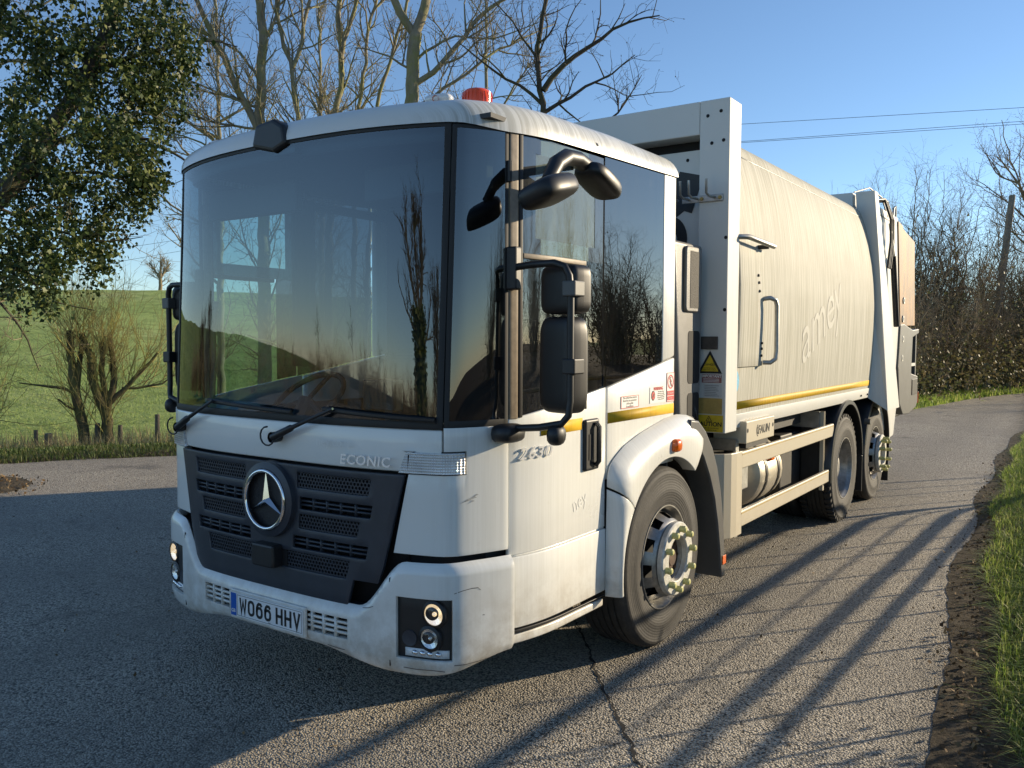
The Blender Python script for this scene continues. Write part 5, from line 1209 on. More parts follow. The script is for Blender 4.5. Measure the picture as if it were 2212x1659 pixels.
make_tree('ash_tree', (-12.3, 12.7, -1), [
    ([(-12.3, 12.7, -1.1), (-12.3, 12.75, 4), (-12.24, 12.8, 7.36), (-12.11, 12.93, 8.17), (-12.02, 13.02, 9.54), (-11.85, 13.18, 10.23), (-11.77, 13.26, 10.92), (-11.7, 13.3, 12)], .085, .03)], ASH, M['ash'], M['ashtwig'],
    'thin upright bare tree between two lichen-spotted trunks behind the cab roof', seed=7, group='bare trees behind the cab')
make_tree('ash_tree', (-11.4, 12.2, -1), [
    ([(-11.4, 12.2, -1.1), (-11.35, 12.3, 4), (-11.21, 12.42, 7.22), (-11.04, 12.57, 8.03), (-10.85, 12.75, 8.87), (-10.68, 12.9, 9.62), (-10.56, 13.01, 10.33), (-10.4, 13.2, 11.5)], .08, .03)], ASH, M['ash'], M['ashtwig'],
    'thin bare tree leaning right, immediately left of the tall forking ash', seed=8, group='bare trees behind the cab')
OAK = [dict(dens=3.0, ang=(35, 80), len=(.6, 1.6), r=.020, up=.35, trop=.06, wob=.24), dict(dens=4.2, ang=(35, 80), len=(.2, .75), r=.010, up=.15, trop=.05, bud=.3, step=.12, wob=.25), dict(dens=3.6, ang=(40, 80), len=(.08, .28), r=.007, up=.1, step=.07)]
make_tree('oak_tree', (-5.9, 11.65, -.3), [
    ([(-5.9, 11.65, -.4), (-5.9, 11.65, 3), (-5.9, 11.65, 5.83), (-5.93, 11.64, 6.32), (-5.93, 11.64, 6.68), (-6.04, 11.57, 7.0), (-6.0, 11.59, 7.89), (-5.89, 11.66, 8.36), (-5.85, 11.69, 8.87), (-5.8, 11.7, 9.8)], .11, .03),
    ([(-5.93, 11.64, 6.68), (-5.79, 11.72, 6.86), (-5.52, 11.89, 7.32), (-5.14, 12.11, 7.48), (-4.86, 12.27, 7.76), (-4.55, 12.44, 7.89), (-4.32, 12.55, 8.05), (-3.97, 12.72, 8.03)], .065, .012),
    ([(-5.91, 11.65, 6.25), (-5.45, 11.93, 6.6), (-4.98, 12.2, 6.84), (-4.35, 12.54, 7.36)], .045, .008),
    ([(-5.79, 11.72, 5.47), (-4.98, 12.21, 6.01), (-4.63, 12.39, 6.25), (-4.22, 12.6, 6.95)], .045, .006),
    ([(-5.93, 11.64, 6.4), (-6.4, 11.4, 6.9), (-6.9, 11.1, 7.1), (-7.4, 10.8, 7.7)], .04, .01),
    ([(-5.98, 11.6, 7.2), (-6.4, 11.4, 7.9), (-6.8, 11.2, 8.5)], .03, .01)], OAK, M['darkbark'], M['darkbark'],
    'dark spreading tree with crooked limbs reaching right above the headboard', seed=9, group='bare trees behind the cab')
make_tree('oak_tree', (-16.3, 4.9, -1.2), [
    ([(-16.6, 4.3, -1.3), (-16.31, 4.93, 3.94), (-16.24, 5.12, 5.83), (-15.91, 5.9, 7.46), (-15.73, 6.28, 7.62), (-15.47, 6.82, 7.62), (-15.2, 7.4, 7.9)], .16, .02),
    ([(-16.25, 5.08, 5.64), (-16.07, 5.52, 7.2), (-15.83, 6.07, 8.25), (-15.61, 6.54, 8.68), (-15.42, 6.93, 9.0)], .08, .02),
    ([(-16.27, 5.03, 4.89), (-15.85, 6.04, 6.77), (-15.7, 6.34, 6.91), (-15.63, 6.5, 7.13)], .05, .012),
    ([(-16.2, 5.2, 6.2), (-16.0, 5.8, 8.8), (-15.8, 6.3, 9.8)], .05, .02)], OAK, M['ash'], M['ashtwig'],
    'pale bare tree at the top left corner, behind the ivy', seed=10)

for k, (x, y, lb) in enumerate(((-16.9, 12.1, 'twiggy background tree seen between the ivy and the twin-stemmed tree'), (-15.9, 14.9, 'background tree filling the gap above the black camera pod'), (-11.1, 16.6, 'background tree whose fine twigs show right of the orange beacon'))):
    q_ = np.random.default_rng(80+k); L_ = [([(x, y, -1), (x+.1, y, 3), (x, y+.1, 6.5), (x+.1, y, 10), (x, y, 13)], .13, .012)]
    for j in range(9):
        a_ = q_.uniform(0, 6.28); z_ = q_.uniform(3.2, 8.5); l_ = q_.uniform(1.4, 2.6); L_.append(([(x, y, z_), (x+math.cos(a_)*l_*.45, y+math.sin(a_)*l_*.45, z_+.5), (x+math.cos(a_)*l_, y+math.sin(a_)*l_, z_+1.5)], .045, .012))
    make_tree('ash_tree', (x, y, -1), L_, ASH, M['ash'], M['ashtwig'], lb, seed=90+k, group='bare trees behind the cab')

# ivy-covered tree hanging in from the left
root = empty('ivy_covered_tree', (-9.78, 2.2, 0)); tag(root, 'ivy-covered tree hanging dark green leaves over the lane, far left', 'tree')
o_ = np.array([-9.78, 2.2, 0]); tr, cr = Twigs(), Twigs(); r_ = np.random.default_rng(21)
for pts, r0, r1 in [
    ([(-10.1, 1.8, -.1), (-9.78, 2.41, 1.59), (-9.62, 2.79, 3.25), (-9.34, 3.43, 4.28), (-9.04, 4.02, 5.34), (-8.85, 4.35, 6.19), (-8.75, 4.53, 7.15), (-8.7, 4.7, 8.5)], .22, .06),
    ([(-9.34, 3.43, 4.28), (-9.13, 3.85, 4.66), (-8.88, 4.3, 4.83), (-8.57, 4.81, 4.78), (-8.38, 5.1, 4.59), (-8.24, 5.31, 4.5), (-8.1, 5.5, 4.2)], .05, .012),
    ([(-9.39, 3.32, 4.07), (-9.02, 4.05, 4.21), (-8.79, 4.46, 4.18), (-8.58, 4.8, 4.04), (-8.42, 5.04, 4.01)], .035, .008),
    ([(-8.94, 4.18, 5.7), (-8.45, 5.0, 6.12), (-8.22, 5.33, 6.33), (-7.96, 5.7, 6.33), (-7.83, 5.87, 6.29)], .045, .008),
    ([(-9.63, 2.79, 3.13), (-9.5, 3.07, 2.2), (-9.42, 3.26, 1.99), (-9.34, 3.43, 1.74), (-9.3, 3.51, 1.33)], .03, .006),
    ([(-9.56, 2.95, 3.46), (-9.4, 3.29, 2.9), (-9.28, 3.54, 2.31), (-9.13, 3.85, 2.24), (-8.98, 4.12, 2.23)], .028, .006),
    ([(-9.5, 3.1, 3.6), (-9.2, 3.7, 3.3), (-8.9, 4.3, 3.2), (-8.6, 4.7, 3.3)], .025, .006)]:
    P = resample(np.array(pts)-o_, .25, .02, r_); rad = np.linspace(r0, r1, len(P)); tr.add(P, rad); grow(tr, cr, P, rad, 0, OAK, r_)
tr.build('trunk', M['darkbark'], root); cr.build('crown', M['ashtwig'], root)
blobs = [(-7.88, 3.93, 6.0, 1.22, .76), (-8.23, 4.7, 6.3, .69, .61), (-9.42, 4.04, 5.94, .61, .69), (-9.77, 4.86, 5.73, 1.15, .69), (-8.58, 3.38, 4.81, .84, .61), (-8.53, 4.87, 5.46, .5, .6), (-9.97, 3.73, 4.54, .69, .61), (-8.07, 3.6, 4.35, 1.1, .55), (-8.34, 4.52, 4.62, .54, .50), (-9.66, 3.56, 3.74, .61, .69), (-9.94, 4.55, 4.04, .80, .50), (-8.57, 3.4, 3.12, .5, .5), (-8.94, 4.19, 3.22, .30, .54), (-9.99, 3.69, 2.75, .5, .42), (-8.32, 3.13, 2.59, .30, .38), (-8.32, 4.56, 4.02, .19, .5), (-8.98, 4.82, 4.41, .31, .46), (-9.79, 4.83, 3.7, .31, .46), (-8.81, 2.9, 3.15, .46, .61), (-8.46, 4.99, 5.89, .46, .46), (-8.6, 2.9, 6.3, .7, .9), (-8.4, 4.2, 7.2, .9, .7)]
pts = []
for bx_, by_, bz_, rx_, rz_ in blobs:                       # sprays: each a drooping cluster of leaves
    ns = int(25*rx_*rz_/.4)+9
    for _ in range(ns):
        d_ = r_.normal(0, 1, 3); d_ /= np.linalg.norm(d_); rr_ = r_.random()**.33
        c_ = np.array([bx_, by_, bz_]) + d_*rr_*np.array([rx_*.95, rx_*.95, rz_]); k = int(r_.integers(28, 75)); L_ = r_.uniform(.12, .34)
        s_ = r_.random(k); side = r_.normal(0, .075, (k, 3)); pts.append(c_ + np.stack([0*s_, 0*s_, -s_*L_], 1) + side + d_*s_[:, None]*.06)
pts = np.concatenate(pts)
leaves('ivy_leaves', pts-o_, .058, M['ivy'], root, r_, droop=.7); tag(root.children[-1], kind='stuff')

# lopped trees at the field edge
POL = [dict(dens=9, ang=(20, 75), len=(1.0, 3.6), r=.013, up=.5, trop=.10, wob=.12, **{'from': .25}), dict(dens=3.0, ang=(25, 65), len=(.4, 1.3), r=.008, up=.2, trop=.08, wob=.2), dict(dens=2.4, ang=(25, 60), len=(.15, .45), r=.006, up=.2)]
make_tree('lopped_tree', (-17.86, 8.73, -1.6), [
    ([(-17.84, 8.78, -1.75), (-17.86, 8.73, -.87), (-17.89, 8.68, -.12), (-17.94, 8.57, .54), (-17.97, 8.51, 1.36), (-17.99, 8.48, 1.95)], .16, .08),
    ([(-17.92, 8.6, .39), (-17.88, 8.68, 1.15), (-17.86, 8.73, 1.85)], .08, .06), ([(-17.94, 8.57, .4), (-18.12, 8.23, .68), (-18.29, 7.89, .6), (-18.5, 7.5, .7)], .05, .015, 1), ([(-17.91, 8.62, -.06), (-18.05, 8.37, .07), (-18.11, 8.25, .28)], .04, .02, 1)],
    POL, M['stub'], M['lichen'], 'smaller lopped tree with dark stub limbs, left of the two by the fence', seed=31, group='lopped trees at the field edge')
make_tree('lopped_tree', (-17.59, 9.21, -1.6), [
    ([(-17.59, 9.21, -1.75), (-17.59, 9.21, -.95), (-17.59, 9.2, -.19), (-17.63, 9.14, .08), (-17.76, 8.91, .7), (-17.78, 8.87, 1.32), (-17.84, 8.76, 1.9)], .18, .07),
    ([(-17.58, 9.22, -.06), (-17.51, 9.35, .69), (-17.5, 9.36, 1.14), (-17.53, 9.31, 1.9)], .10, .06), ([(-17.59, 9.22, .07), (-17.3, 9.71, .68), (-17.1, 10.03, 1.04), (-16.95, 10.27, 1.41)], .08, .03), ([(-17.63, 9.14, .08), (-17.64, 9.12, .97), (-17.63, 9.15, 1.64)], .08, .06), ([(-17.4, 9.5, .5), (-17.0, 10.2, .5), (-16.8, 10.6, .8)], .04, .02)],
    POL, M['stub'], M['lichen'], 'bushy lopped tree with many upright yellow shoots, right of the two by the fence', seed=32, group='lopped trees at the field edge')
make_tree('lopped_tree', (-19.6, 6.0, -1.6), [([(-19.6, 6.0, -1.7), (-19.7, 5.9, .3), (-19.8, 5.8, 1.5)], .10, .04), ([(-19.7, 5.9, 0), (-19.3, 6.5, .5), (-19.1, 7.0, .6)], .04, .015), ([(-19.65, 5.95, -.4), (-19.2, 6.6, -.3), (-18.9, 7.2, -.2)], .04, .012)],
    POL, M['stub'], M['lichen'], 'low twiggy tree cut by the left edge of the picture', seed=33, group='lopped trees at the field edge')
FAR = [dict(dens=3, ang=(30, 60), len=(1.2, 2.6), r=.05, up=.4, trop=.08), dict(dens=4, ang=(30, 60), len=(.5, 1.3), r=.03, up=.1), dict(dens=4, ang=(30, 60), len=(.3, .7), r=.02)]
for k, (x, y, hh, lb) in enumerate(((-89.2, 56.9, 4.6, 'round bare tree on the skyline beside the left mirror'), (-97.5, 47.5, 3.2, 'low bare tree on the skyline further left'), (-93, 65, 4.0, 'bare skyline tree half hidden by the left mirror'))):
    z = float(ground_h(x, y)); make_tree('skyline_tree', (x, y, z-.2), [([(x, y, z-.3), (x, y, z+hh*.3), (x+.2, y, z+hh*.75)], .25, .1), ([(x, y, z+hh*.3), (x-.6, y-1, z+hh*.7)], .15, .06), ([(x, y, z+hh*.3), (x+.6, y+1, z+hh*.7)], .15, .06)], FAR, M['thorn'], M['thorn'], lb, seed=40+k, group='trees on the skyline')

# fence posts
pw = mat('weathered_post', (.17, .145, .105), .9, var=.4, vscale=14, bump=.6, bscale=25)
for x, y, zt, r0, lx, lb in ((-18.34, 7.78, -.49, .055, .02, 'leftmost slim fence post in the dry reeds'), (-18.22, 8.04, -.59, .10, .0, 'thick short fence post, second from the left'), (-17.83, 8.78, -.39, .055, -.06, 'leaning fence post between the two lopped trunks, nearest the left trunk'), (-17.74, 8.95, -.38, .045, .10, 'fence post leaning left, close against its upright neighbour'), (-17.70, 9.02, -.38, .055, 0, 'upright fence post just left of the bushy lopped tree'), (-17.45, 9.46, -.45, .06, .02, 'fence post right of the bushy lopped tree'), (-16.99, 10.21, -.20, .065, .03, 'tall fence post nearest the truck')):
    zb_ = float(ground_h(x, y))-.3
    b = MB().tube([(0, 0, zb_), (lx*.4, 0, (zb_+zt)/2), (lx, 0, zt-.02), (lx, 0, zt)], [r0, r0*.98, r0*.93, r0*.85], 9)
    tag(b.build('fence_post', pw, None, smooth=50, loc=(x, y, 0)), lb, 'fence post', 'posts along the field edge')

# reeds, grass
def scatter(n, f): 
    P = f(n); return np.column_stack([P, ground_h(P[:, 0], P[:, 1])-.01])
def along_q(n, q0, q1, s0, s1):        # strip along the far edge of the lane; s runs along it
    q = rg.uniform(q0, q1, n); s = rg.uniform(s0, s1, n); return np.column_stack([-9.45-.84*q+.54*s, 3+.54*q+.84*s])
P = scatter(9000, lambda n: along_q(n, 6.5, 11, -8, 9)); o = blades('dry_reeds', P, .72, .010, M['drygrass'], .35); tag(o, 'pale dry reeds around the fence posts', 'reeds', kind='stuff')
P = scatter(16000, lambda n: along_q(n, .05, 1.5, -12, 9)); o = blades('roadside_grass', P, .10, .007, M['shadegrass'], .6); tag(o, 'short grass in painted shade tones along the far edge of the lane', 'grass', kind='stuff')
P = scatter(60000, lambda n: along_q(n, 9, 34, -28, 16)); o = blades('field_grass', P, .12, .010, M['fieldgrass'], .8); tag(o, 'green pasture grass beyond the fence', 'grass', kind='stuff')
def verge(n):
    y = rg.uniform(-1.5, 1, n)*0 + (rg.random(n)**1.6)*21-1.5; x = xr_of(y)+np.interp(y, [-2, 1, 6, 25], [.30, .27, .10, .06])+.05*np.sin(y*2.3)+rg.random(n)**1.4*1.5; return np.column_stack([x, y])
P = scatter(85000, verge); o = blades('verge_grass', P, .105, .0033, M['grass'], .85); tag(o, 'bright green grass on the right-hand verge', 'grass', kind='stuff')
def farverge(n):
    s = rg.uniform(16, 46, n); q = 1.6+rg.random(n)*2.2+ (s-16)*.09; return np.column_stack([-9.45-.84*q+.54*s, 3+.54*q+.84*s])
fr_ = np.array(ROADF[8:14], float)
def farverge(n):
    s = rg.uniform(0, 1, n); d = np.r_[0, np.cumsum(np.linalg.norm(np.diff(fr_, axis=0), axis=1))]; u = s*d[-1]
    x = np.interp(u, d, fr_[:, 0]); y = np.interp(u, d, fr_[:, 1]); w = rg.random(n)**1.3*2.6+.05; return np.column_stack([x-.84*w, y+.54*w])
P = scatter(22000, farverge); o = blades('bank_grass', P, .20, .012, M['grass'], .5); tag(o, 'green grass strip below the thicket', 'grass', kind='stuff')
P = np.column_stack([scatter(5000, farverge)[:, :2]+np.array([-1.8, 1.2]), np.zeros(5000)]); P[:, 2] = ground_h(P[:, 0], P[:, 1]); o = blades('dead_grass', P, .7, .012, M['drygrass'], .6); tag(o, 'brown dead stalks at the foot of the thicket', 'dead grass', kind='stuff')
def lit(n):
    y = (rg.random(n)**1.5)*14-1.5; x = xr_of(y)-.12+rg.normal(.19, .10, n); return np.column_stack([x, y])
P = lit(2200); P = np.column_stack([P, np.maximum(.012, ground_h(P[:, 0], P[:, 1])+.02)+.012*rg.random(len(P))]); o = leaves('leaf_litter', P, .022, M['leaflitter'], None, rg, droop=0, nrm=np.array([0, 0, 1.])); tag(o, 'brown leaf litter on the soil beside the tarmac', 'leaves', kind='stuff')

P = np.column_stack([rg.uniform(-7, 2.6, 900), rg.uniform(-2.2, 7, 900), np.full(900, .006)]); o = leaves('road_litter', P, .016, M['leaflitter'], None, rg, droop=0, nrm=np.array([0, 0, 1.])); tag(o, 'scattered leaf scraps and grit on the tarmac', 'leaves', kind='stuff')
# heap of soil and leaves at the left edge of the tarmac
b = MB()
def P_(u, v): 
    a = 2*math.pi*u; rr_ = v; x = -7.95+.9*rr_*math.cos(a); y = 1.9+.55*rr_*math.sin(a)*1.2; return (x, y, .006+.05*max(0, 1-rr_**1.6)*(1+.4*math.sin(7*a)*rr_) + (.015*float(rg.random()) if 0 < v < .98 else 0))
b.grid(P_, 40, 10); hp = b.build('soil_heap', soil_mat(), None, smooth=180); tag(hp, 'low heap of soil and dead leaves at the left edge of the tarmac', 'soil heap')
a_ = rg.uniform(0, 2*np.pi, 500); rr_ = np.sqrt(rg.random(500))*1.1; P = np.column_stack([-7.75+rr_*np.cos(a_), 1.9+.66*rr_*np.sin(a_), .03+.10*np.clip(1-rr_, 0, 1)])
o = leaves('leaves', P, .03, M['leaflitter'], hp, rg, droop=0, nrm=np.array([0, 0, 1.])); tag(o, kind='stuff')
# fallen branch in the grass
fb = MB().tube([(-10.2, 6.3, .28), (-9.95, 6.6, .12), (-9.75, 6.9, .16), (-9.6, 7.3, .34), (-9.5, 7.5, .42)], [.01, .022, .026, .02, .012], 7).build('fallen_branch', M['darkbark'], None, smooth=60)
MB().tube([(-9.75, 6.9, .16), (-9.5, 6.7, .2), (-9.3, 6.6, .3)], [.014, .01, .004], 6).build('side_shoot', M['darkbark'], fb, smooth=60)
tag(fb, 'crooked dark fallen branch in the grass beside the truck front', 'branch')

# thicket behind the truck
SHR = [dict(dens=2.6, ang=(25, 65), len=(.8, 2.0), r=.022, up=.25, trop=.06, wob=.2), dict(dens=3.4, ang=(30, 75), len=(.4, 1.0), r=.013, up=.1, wob=.22), dict(dens=3.2, ang=(30, 80), len=(.15, .5), r=.009, up=0, step=.14)]
def make_shrub(name, loc, seed, h, wdt, stems, label, group, lf=1400):
    r_ = np.random.default_rng(seed); root = empty(name, loc); tr, cr = Twigs(), Twigs()
    for k in range(stems):
        a = r_.uniform(0, 2*np.pi); b0 = np.array([.5*math.cos(a)*r_.random(), .5*math.sin(a)*r_.random(), -.2]); tp = np.array([wdt*math.cos(a)*r_.random()**.7, wdt*math.sin(a)*r_.random()**.7, h*r_.uniform(.5, 1)])
        P = resample([b0, b0*.5+tp*.45+np.array([0, 0, h*.12]), tp], .3, .06, r_); rad = np.linspace(r_.uniform(.025, .06), .007, len(P)); tr.add(P, rad); grow(tr, cr, P, rad, 0, SHR, r_, .03)
    tr.build('stems', M['thorn'], root); cr.build('crown', M['thorn'], root)
    p_ = r_.normal(0, 1, (lf, 3))*np.array([wdt*.5, wdt*.5, h*.18])+np.array([0, 0, h*.24]); p_ = p_[p_[:, 2] > 0]
    o = leaves('leaves', p_, .085, M['bramble'], root, r_, droop=.3); tag(o, kind='stuff'); tag(root, label, 'shrub', group); return root
sh1 = make_shrub('thorn_shrub', (-2.6, 27.0, .25), 51, 6.3, 2.4, 30, 'tangled bare shrub directly behind the tailgate', 'shrubs in the thicket')
sh2 = make_shrub('thorn_shrub', (-1.5, 29.0, .25), 52, 7.2, 2.4, 30, 'tall bare shrub next to the tailgate with thin shoots against the sky', 'shrubs in the thicket')
sh3 = make_shrub('bramble_shrub', (-1.25, 26.2, .2), 53, 3.2, 1.9, 22, 'low brambly shrub in front of the thicket, left of the leaning pole', 'shrubs in the thicket', 2600)
def place(src, loc, rz, sc_, label, group=None, cat=None):
    c = copy_tree(src); c.location = loc; c.rotation_euler = (0, 0, rz); c.scale = (sc_,)*3; tag(c, label, cat, group)
    if group is None and 'group' in c.keys(): del c['group']
    return c
G_ = 'shrubs in the thicket'
place(sh1, (-.6, 30.4, .3), 1.3, .95, 'bare shrub in the middle of the thicket, left of the leaning pole', G_)
place(sh2, (.3, 34.0, .3), 2.4, .95, 'bare shrub behind the leaning pole', G_)
place(sh1, (1.25, 34.0, .3), 4.0, .85, 'bare shrub at the right edge of the picture', G_)
place(sh3, (-.55, 29.0, .2), 2.0, 1.0, 'low brambles at the foot of the leaning pole', G_)
place(sh3, (.45, 32.2, .2), 3.7, 1.1, 'low brambles at the right edge below the bare shrub', G_)
place(sh3, (-1.75, 23.2, .2), 5.0, .9, 'low brambles glimpsed right behind the tailgate', G_)
make_tree('bare_tree', (1.85, 33.40, 0.32), [([(1.85, 33.40, 0.21), (1.75, 33.30, 3.18), (1.15, 33.10, 5.94), (0.65, 32.90, 7.42), (-0.05, 32.90, 8.48)], .12, .02), ([(1.65, 33.30, 4.24), (0.75, 33.00, 5.51), (-0.15, 32.80, 6.15)], .06, .015), ([(1.35, 33.20, 5.30), (1.25, 32.90, 7.42), (1.05, 32.90, 9.12)], .05, .015), ([(1.15, 33.10, 5.94), (0.15, 32.90, 7.00), (-0.65, 32.70, 7.63)], .045, .012), ([(0.65, 32.90, 7.42), (-0.05, 32.90, 7.74), (-0.45, 32.80, 8.69)], .035, .012), ([(0.95, 33.00, 6.57), (0.25, 32.90, 8.69), (0.05, 32.90, 9.75)], .035, .012), ([(1.55, 33.20, 4.77), (0.45, 32.90, 6.15), (-0.35, 32.70, 6.68)], .04, .012)], ASH, M['thorn'], M['thorn'], 'bare tree rising above the leaning pole at the right edge', seed=61)

# leaning telegraph pole
tp = MB().tube([(-.05, 31.2, -.3), (.20, 31.2, 2.04), (.60, 31.2, 6.72), (.603, 31.2, 6.76)], [.125, .118, .102, .09], 14).build('telegraph_pole', mat('pole_timber', (.26, .22, .165), .85, var=.35, vscale=6, bump=.5, bscale=20), None, smooth=50); tag(tp, 'leaning weathered timber telegraph pole in front of the thicket', 'pole')
MB().tube([(.66, 31.05, 6.4), (.57, 31.05, 5.0), (.40, 31.05, 3.0), (.30, 31.05, 1.8)], .012, 6).build('cable_run', M['black'], tp)
MB().tube([(.15, 31.05, 3.2), (.45, 31.05, 3.25)], .01, 6).build('step_iron', M['steel'], tp)
for k, (pts, lb) in enumerate((([(-24, 34, 12.5), (-16.33, 37.85, 12.63), (-12.0, 39.67, 12.68), (.07, 42.23, 12.25), (7.79, 42.11, 11.59), (16, 42, 11.2)], 'upper single overhead wire above the body'), ([(-24, 34, 11.5), (-16.32, 37.85, 11.73), (-11.21, 39.95, 11.82), (.09, 42.23, 11.64), (7.81, 42.11, 11.13), (16, 42, 10.6)], 'upper wire of the close pair above the tailgate'), ([(-24, 34, 11.4), (-16.32, 37.85, 11.66), (-11.2, 39.95, 11.76), (.09, 42.23, 11.52), (7.81, 42.11, 11.0), (16, 42, 10.4)], 'lower wire of the close pair above the tailgate'), ([(-53, 18, 5.6), (-49.44, 26.01, 7.06), (-46.54, 30.8, 8.23), (-44.63, 33.48, 8.92), (-40, 40, 10)], 'higher of the faint wires over the field at left'), ([(-53, 18, 4.6), (-49.2, 26.45, 6.32), (-46.54, 30.79, 7.48), (-44.64, 33.47, 8.21), (-40, 40, 9.2)], 'lower of the faint wires over the field at left'))):
    tag(MB().tube(pts, .011, 5).build('overhead_wire', M['black'], None), lb, 'wire', 'overhead wires')

# unseen rails, stakes and saplings added to throw shade streaks across the lane
b = Twigs(); r_ = np.random.default_rng(77)
root = empty('shade_rails', (5.2, 11, .3)); o_ = np.array([5.2, 11, .3]); tr, cr = Twigs(), Twigs()
for zk, r0 in ((1.35, .034), (1.08, .038), (.80, .038), (.66, .03), (.95, .010)):
    xk = 3.62+r_.uniform(-.03, .03)
    P = resample(np.array([(xk+.25, 10.2, .1), (xk+.22, 10.0, zk*.9), (xk+.2, 9.7, zk), (xk+.12, 7.2, zk), (xk+.04, 4.6, zk), (xk-.05, 1.9, zk)])-o_, .3, .0015, r_); tr.add(P, np.linspace(r0, r0*.6, len(P)))
for k in range(15):
    y = 2.2+.74*k+r_.uniform(-.12, .12); x = 3.66+r_.uniform(-.03, .12)+max(0, y-9)*.02; h = 1.42+r_.uniform(-.25, .1)
    P = resample(np.array([(x, y, .1), (x+r_.normal(0, .01), y+r_.normal(0, .03), h*.5), (x+r_.normal(0, .02), y+r_.normal(0, .06), h)])-o_, .3, .003, r_); tr.add(P, np.linspace(.017, .012, len(P)))
for k in range(14):
    y = r_.uniform(11, 26); x = r_.uniform(3.4, 5.0)+max(0, y-16)*.3; h = r_.uniform(.9, 1.5)
    P = resample(np.array([(x, y, .1), (x+r_.normal(0, .08), y+r_.normal(0, .1), h*.5), (x+r_.normal(0, .2), y+r_.normal(0, .25), h)])-o_, .2, .012, r_); rad = np.linspace(r_.uniform(.018, .034), .010, len(P)); tr.add(P, rad)
    if k % 2 == 0: grow(tr, cr, P, rad, 2, SHR, r_, .03)
tr.build('stems', M['thorn'], root); cr.build('crown', M['thorn'], root); tag(root, 'unseen rails and stakes added to cast shade on the lane', 'shade rails')
place(sh3, (4.35, 2.45, .3), .5, .40, 'small unseen bramble clump added to shade the near lane', 'hedges seen only in reflection')  # clumps out of view, added to darken the near corner of the lane
place(sh3, (4.5, 1.8, .3), 1.5, .44, 'second unseen bramble clump added to shade the near lane', 'hedges seen only in reflection')
place(sh3, (4.75, 2.9, .3), 3.1, .44, 'third unseen bramble clump added to shade the near lane', 'hedges seen only in reflection')
place(sh3, (4.9, 2.2, .3), 4.4, .46, 'fourth unseen bramble clump added to shade the near lane', 'hedges seen only in reflection')
# trees and hedges across the lane, mirrored in the cab glass
GR = 'hedges seen only in reflection'
rr = random.Random(5)
for k in range(16):
    x, y = 34-1.0*k+rr.uniform(-1, 1), 2+3.0*k+rr.uniform(-1, 1)
    place((sh1, sh2)[k % 2], (x, y, .2), rr.uniform(0, 6), 1.0+.15*rr.random(), 'shrub of the wood mirrored in the side windows', GR)
hl = [(-46, -8), (-38, -13), (-30, -19), (-22, -26), (-15, -31), (-8, -35), (-1, -38), (6, -40), (14, -41)]
for k in range(26):
    u = k/25*(len(hl)-1); i = min(len(hl)-2, int(u)); f = u-i; x, y = hl[i][0]*(1-f)+hl[i+1][0]*f, hl[i][1]*(1-f)+hl[i+1][1]*f
    c = place(sh3, (x+rr.uniform(-.5, .5), y+rr.uniform(-.5, .5), 0), rr.uniform(0, 6), .62, 'low hedge mirrored in the windscreen', GR); c.scale = (1.0, 1.0, .62+.25*rr.random())
oak = bpy.data.objects['oak_tree']; GT = 'trees seen only in reflection'
BIG = [dict(dens=2.6, ang=(20, 50), len=(1.2, 3.0), r=.07, up=.5, trop=.1), dict(dens=3.2, ang=(25, 55), len=(.5, 1.4), r=.04, up=.2, trop=.08), dict(dens=2.5, ang=(30, 60), len=(.3, .7), r=.025)]
bt = make_tree('ivy_clad_tree', (-2.7, -37, 0), [([(-2.7, -37, -.2), (-2.8, -37, 3), (-2.6, -37, 5.2)], .42, .3, 9), ([(-2.6, -37, 5), (-3.4, -37, 7), (-3.8, -37, 9.5)], .2, .06), ([(-2.6, -37, 5), (-2.1, -37, 7.2), (-1.7, -37, 10)], .2, .06), ([(-2.6, -37, 5), (-2.7, -37, 8), (-2.6, -37, 10.5)], .18, .06), ([(-2.7, -37, 4), (-4.2, -37, 5.5), (-5.0, -37, 6.6)], .12, .04), ([(-2.7, -37, 3.5), (-1.4, -37, 5), (-0.8, -37, 6.5)], .12, .04)], BIG, M['darkbark'], M['darkbark'], 'ivy-clad bare tree mirrored in the windscreen', seed=71, group=GT)
bt.scale = (2.2, 1, 1.05)
q_ = np.random.default_rng(9); pz = q_.uniform(.2, 5.8, 3500); pa = q_.uniform(0, 6.28, 3500); pr = q_.uniform(.3, .85, 3500)
o = leaves('ivy_leaves', np.column_stack([pr*np.cos(pa), pr*np.sin(pa), pz]), .22, M['ivy'], bt, q_); tag(o, kind='stuff')
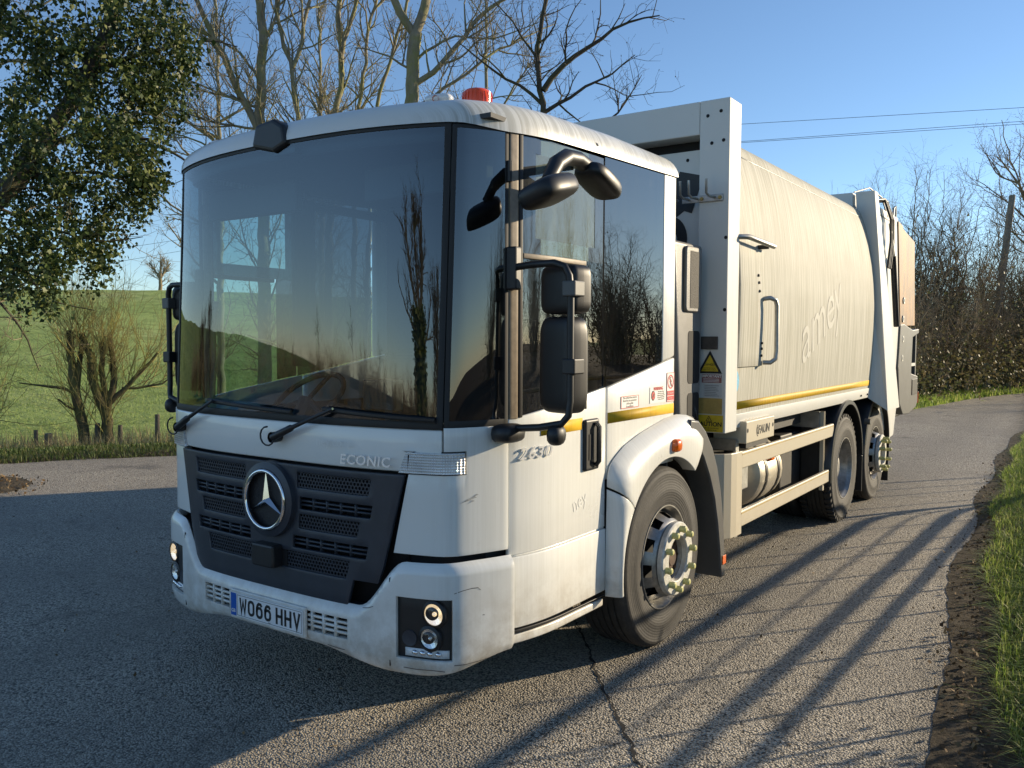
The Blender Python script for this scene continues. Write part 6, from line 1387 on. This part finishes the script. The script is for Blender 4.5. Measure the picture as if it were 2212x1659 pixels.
def poplar(x, y, h, w, seed, lb):
    r_ = np.random.default_rng(seed); L_ = [([(x, y, -.2), (x, y, h*.95)], .28, .05, 9)]
    for k in range(46):
        z = h*r_.uniform(.08, .75); a = r_.uniform(0, 6.28); l = h*r_.uniform(.12, .25); L_.append(([(x, y, z), (x+w*math.cos(a)*r_.uniform(.5, 1), y+w*math.sin(a)*r_.uniform(.5, 1), z+l*.5), (x+w*.8*math.cos(a), y+w*.8*math.sin(a), z+l)], .06, .03, 1))
    return make_tree('poplar', (x, y, 0), L_, BIG, M['darkbark'], M['darkbark'], lb, seed=seed, group=GT)
p1_ = p1 = poplar(3.2, -41, 9.5, .8, 72, 'upright poplar mirrored in the windscreen'); p2 = poplar(-38, -13.5, 5.2, 1.0, 73, 'pointed young tree mirrored in the windscreen')
place(p1, (5.0, -41.5, 0), 1, .8, 'upright poplar mirrored in the windscreen', GT); place(p1, (6.8, -42, 0), 2, .6, 'upright poplar mirrored in the windscreen', GT); place(p2, (-40.5, -11.5, 0), 2, .85, 'pointed young tree mirrored in the windscreen', GT)
for o in [o for o in COL.objects if o.name.startswith('poplar')]: o.scale = (o.scale[0]*1.7, o.scale[1], o.scale[2])
for (x, y, s_, rz) in ((-18.5, -31, .45, 2.2), (-13, -34, .38, 5), (-24, -27, .4, 1)): place(oak, (x, y, 0), rz, s_, 'bushy bare tree mirrored in the windscreen', GT)
# lettering to plain meshes
bpy.context.view_layer.update(); dg_ = bpy.context.evaluated_depsgraph_get()
for o in [o for o in COL.objects if o.type == 'FONT']:
    me = bpy.data.meshes.new_from_object(o.evaluated_get(dg_)); n = o.name; mw = o.matrix_world.copy(); pa = o.parent
    cu = o.data; kids = list(o.children); bpy.data.objects.remove(o); 
    me.polygons.foreach_set('use_smooth', [False]*len(me.polygons))
    if n.startswith('faded_lettering') and abs(mw.translation.y-5.0) < .01:
        for v in me.vertices:
            p_ = mw @ v.co; v.co = (BX(p_.y, p_.z, .0025), p_.y, p_.z)
        mw = Matrix()
    q = bpy.data.objects.new(n, me); COL.objects.link(q); q.parent = pa
    q.matrix_world = mw
    if not len(me.materials): me.materials.append(cu.materials[0])
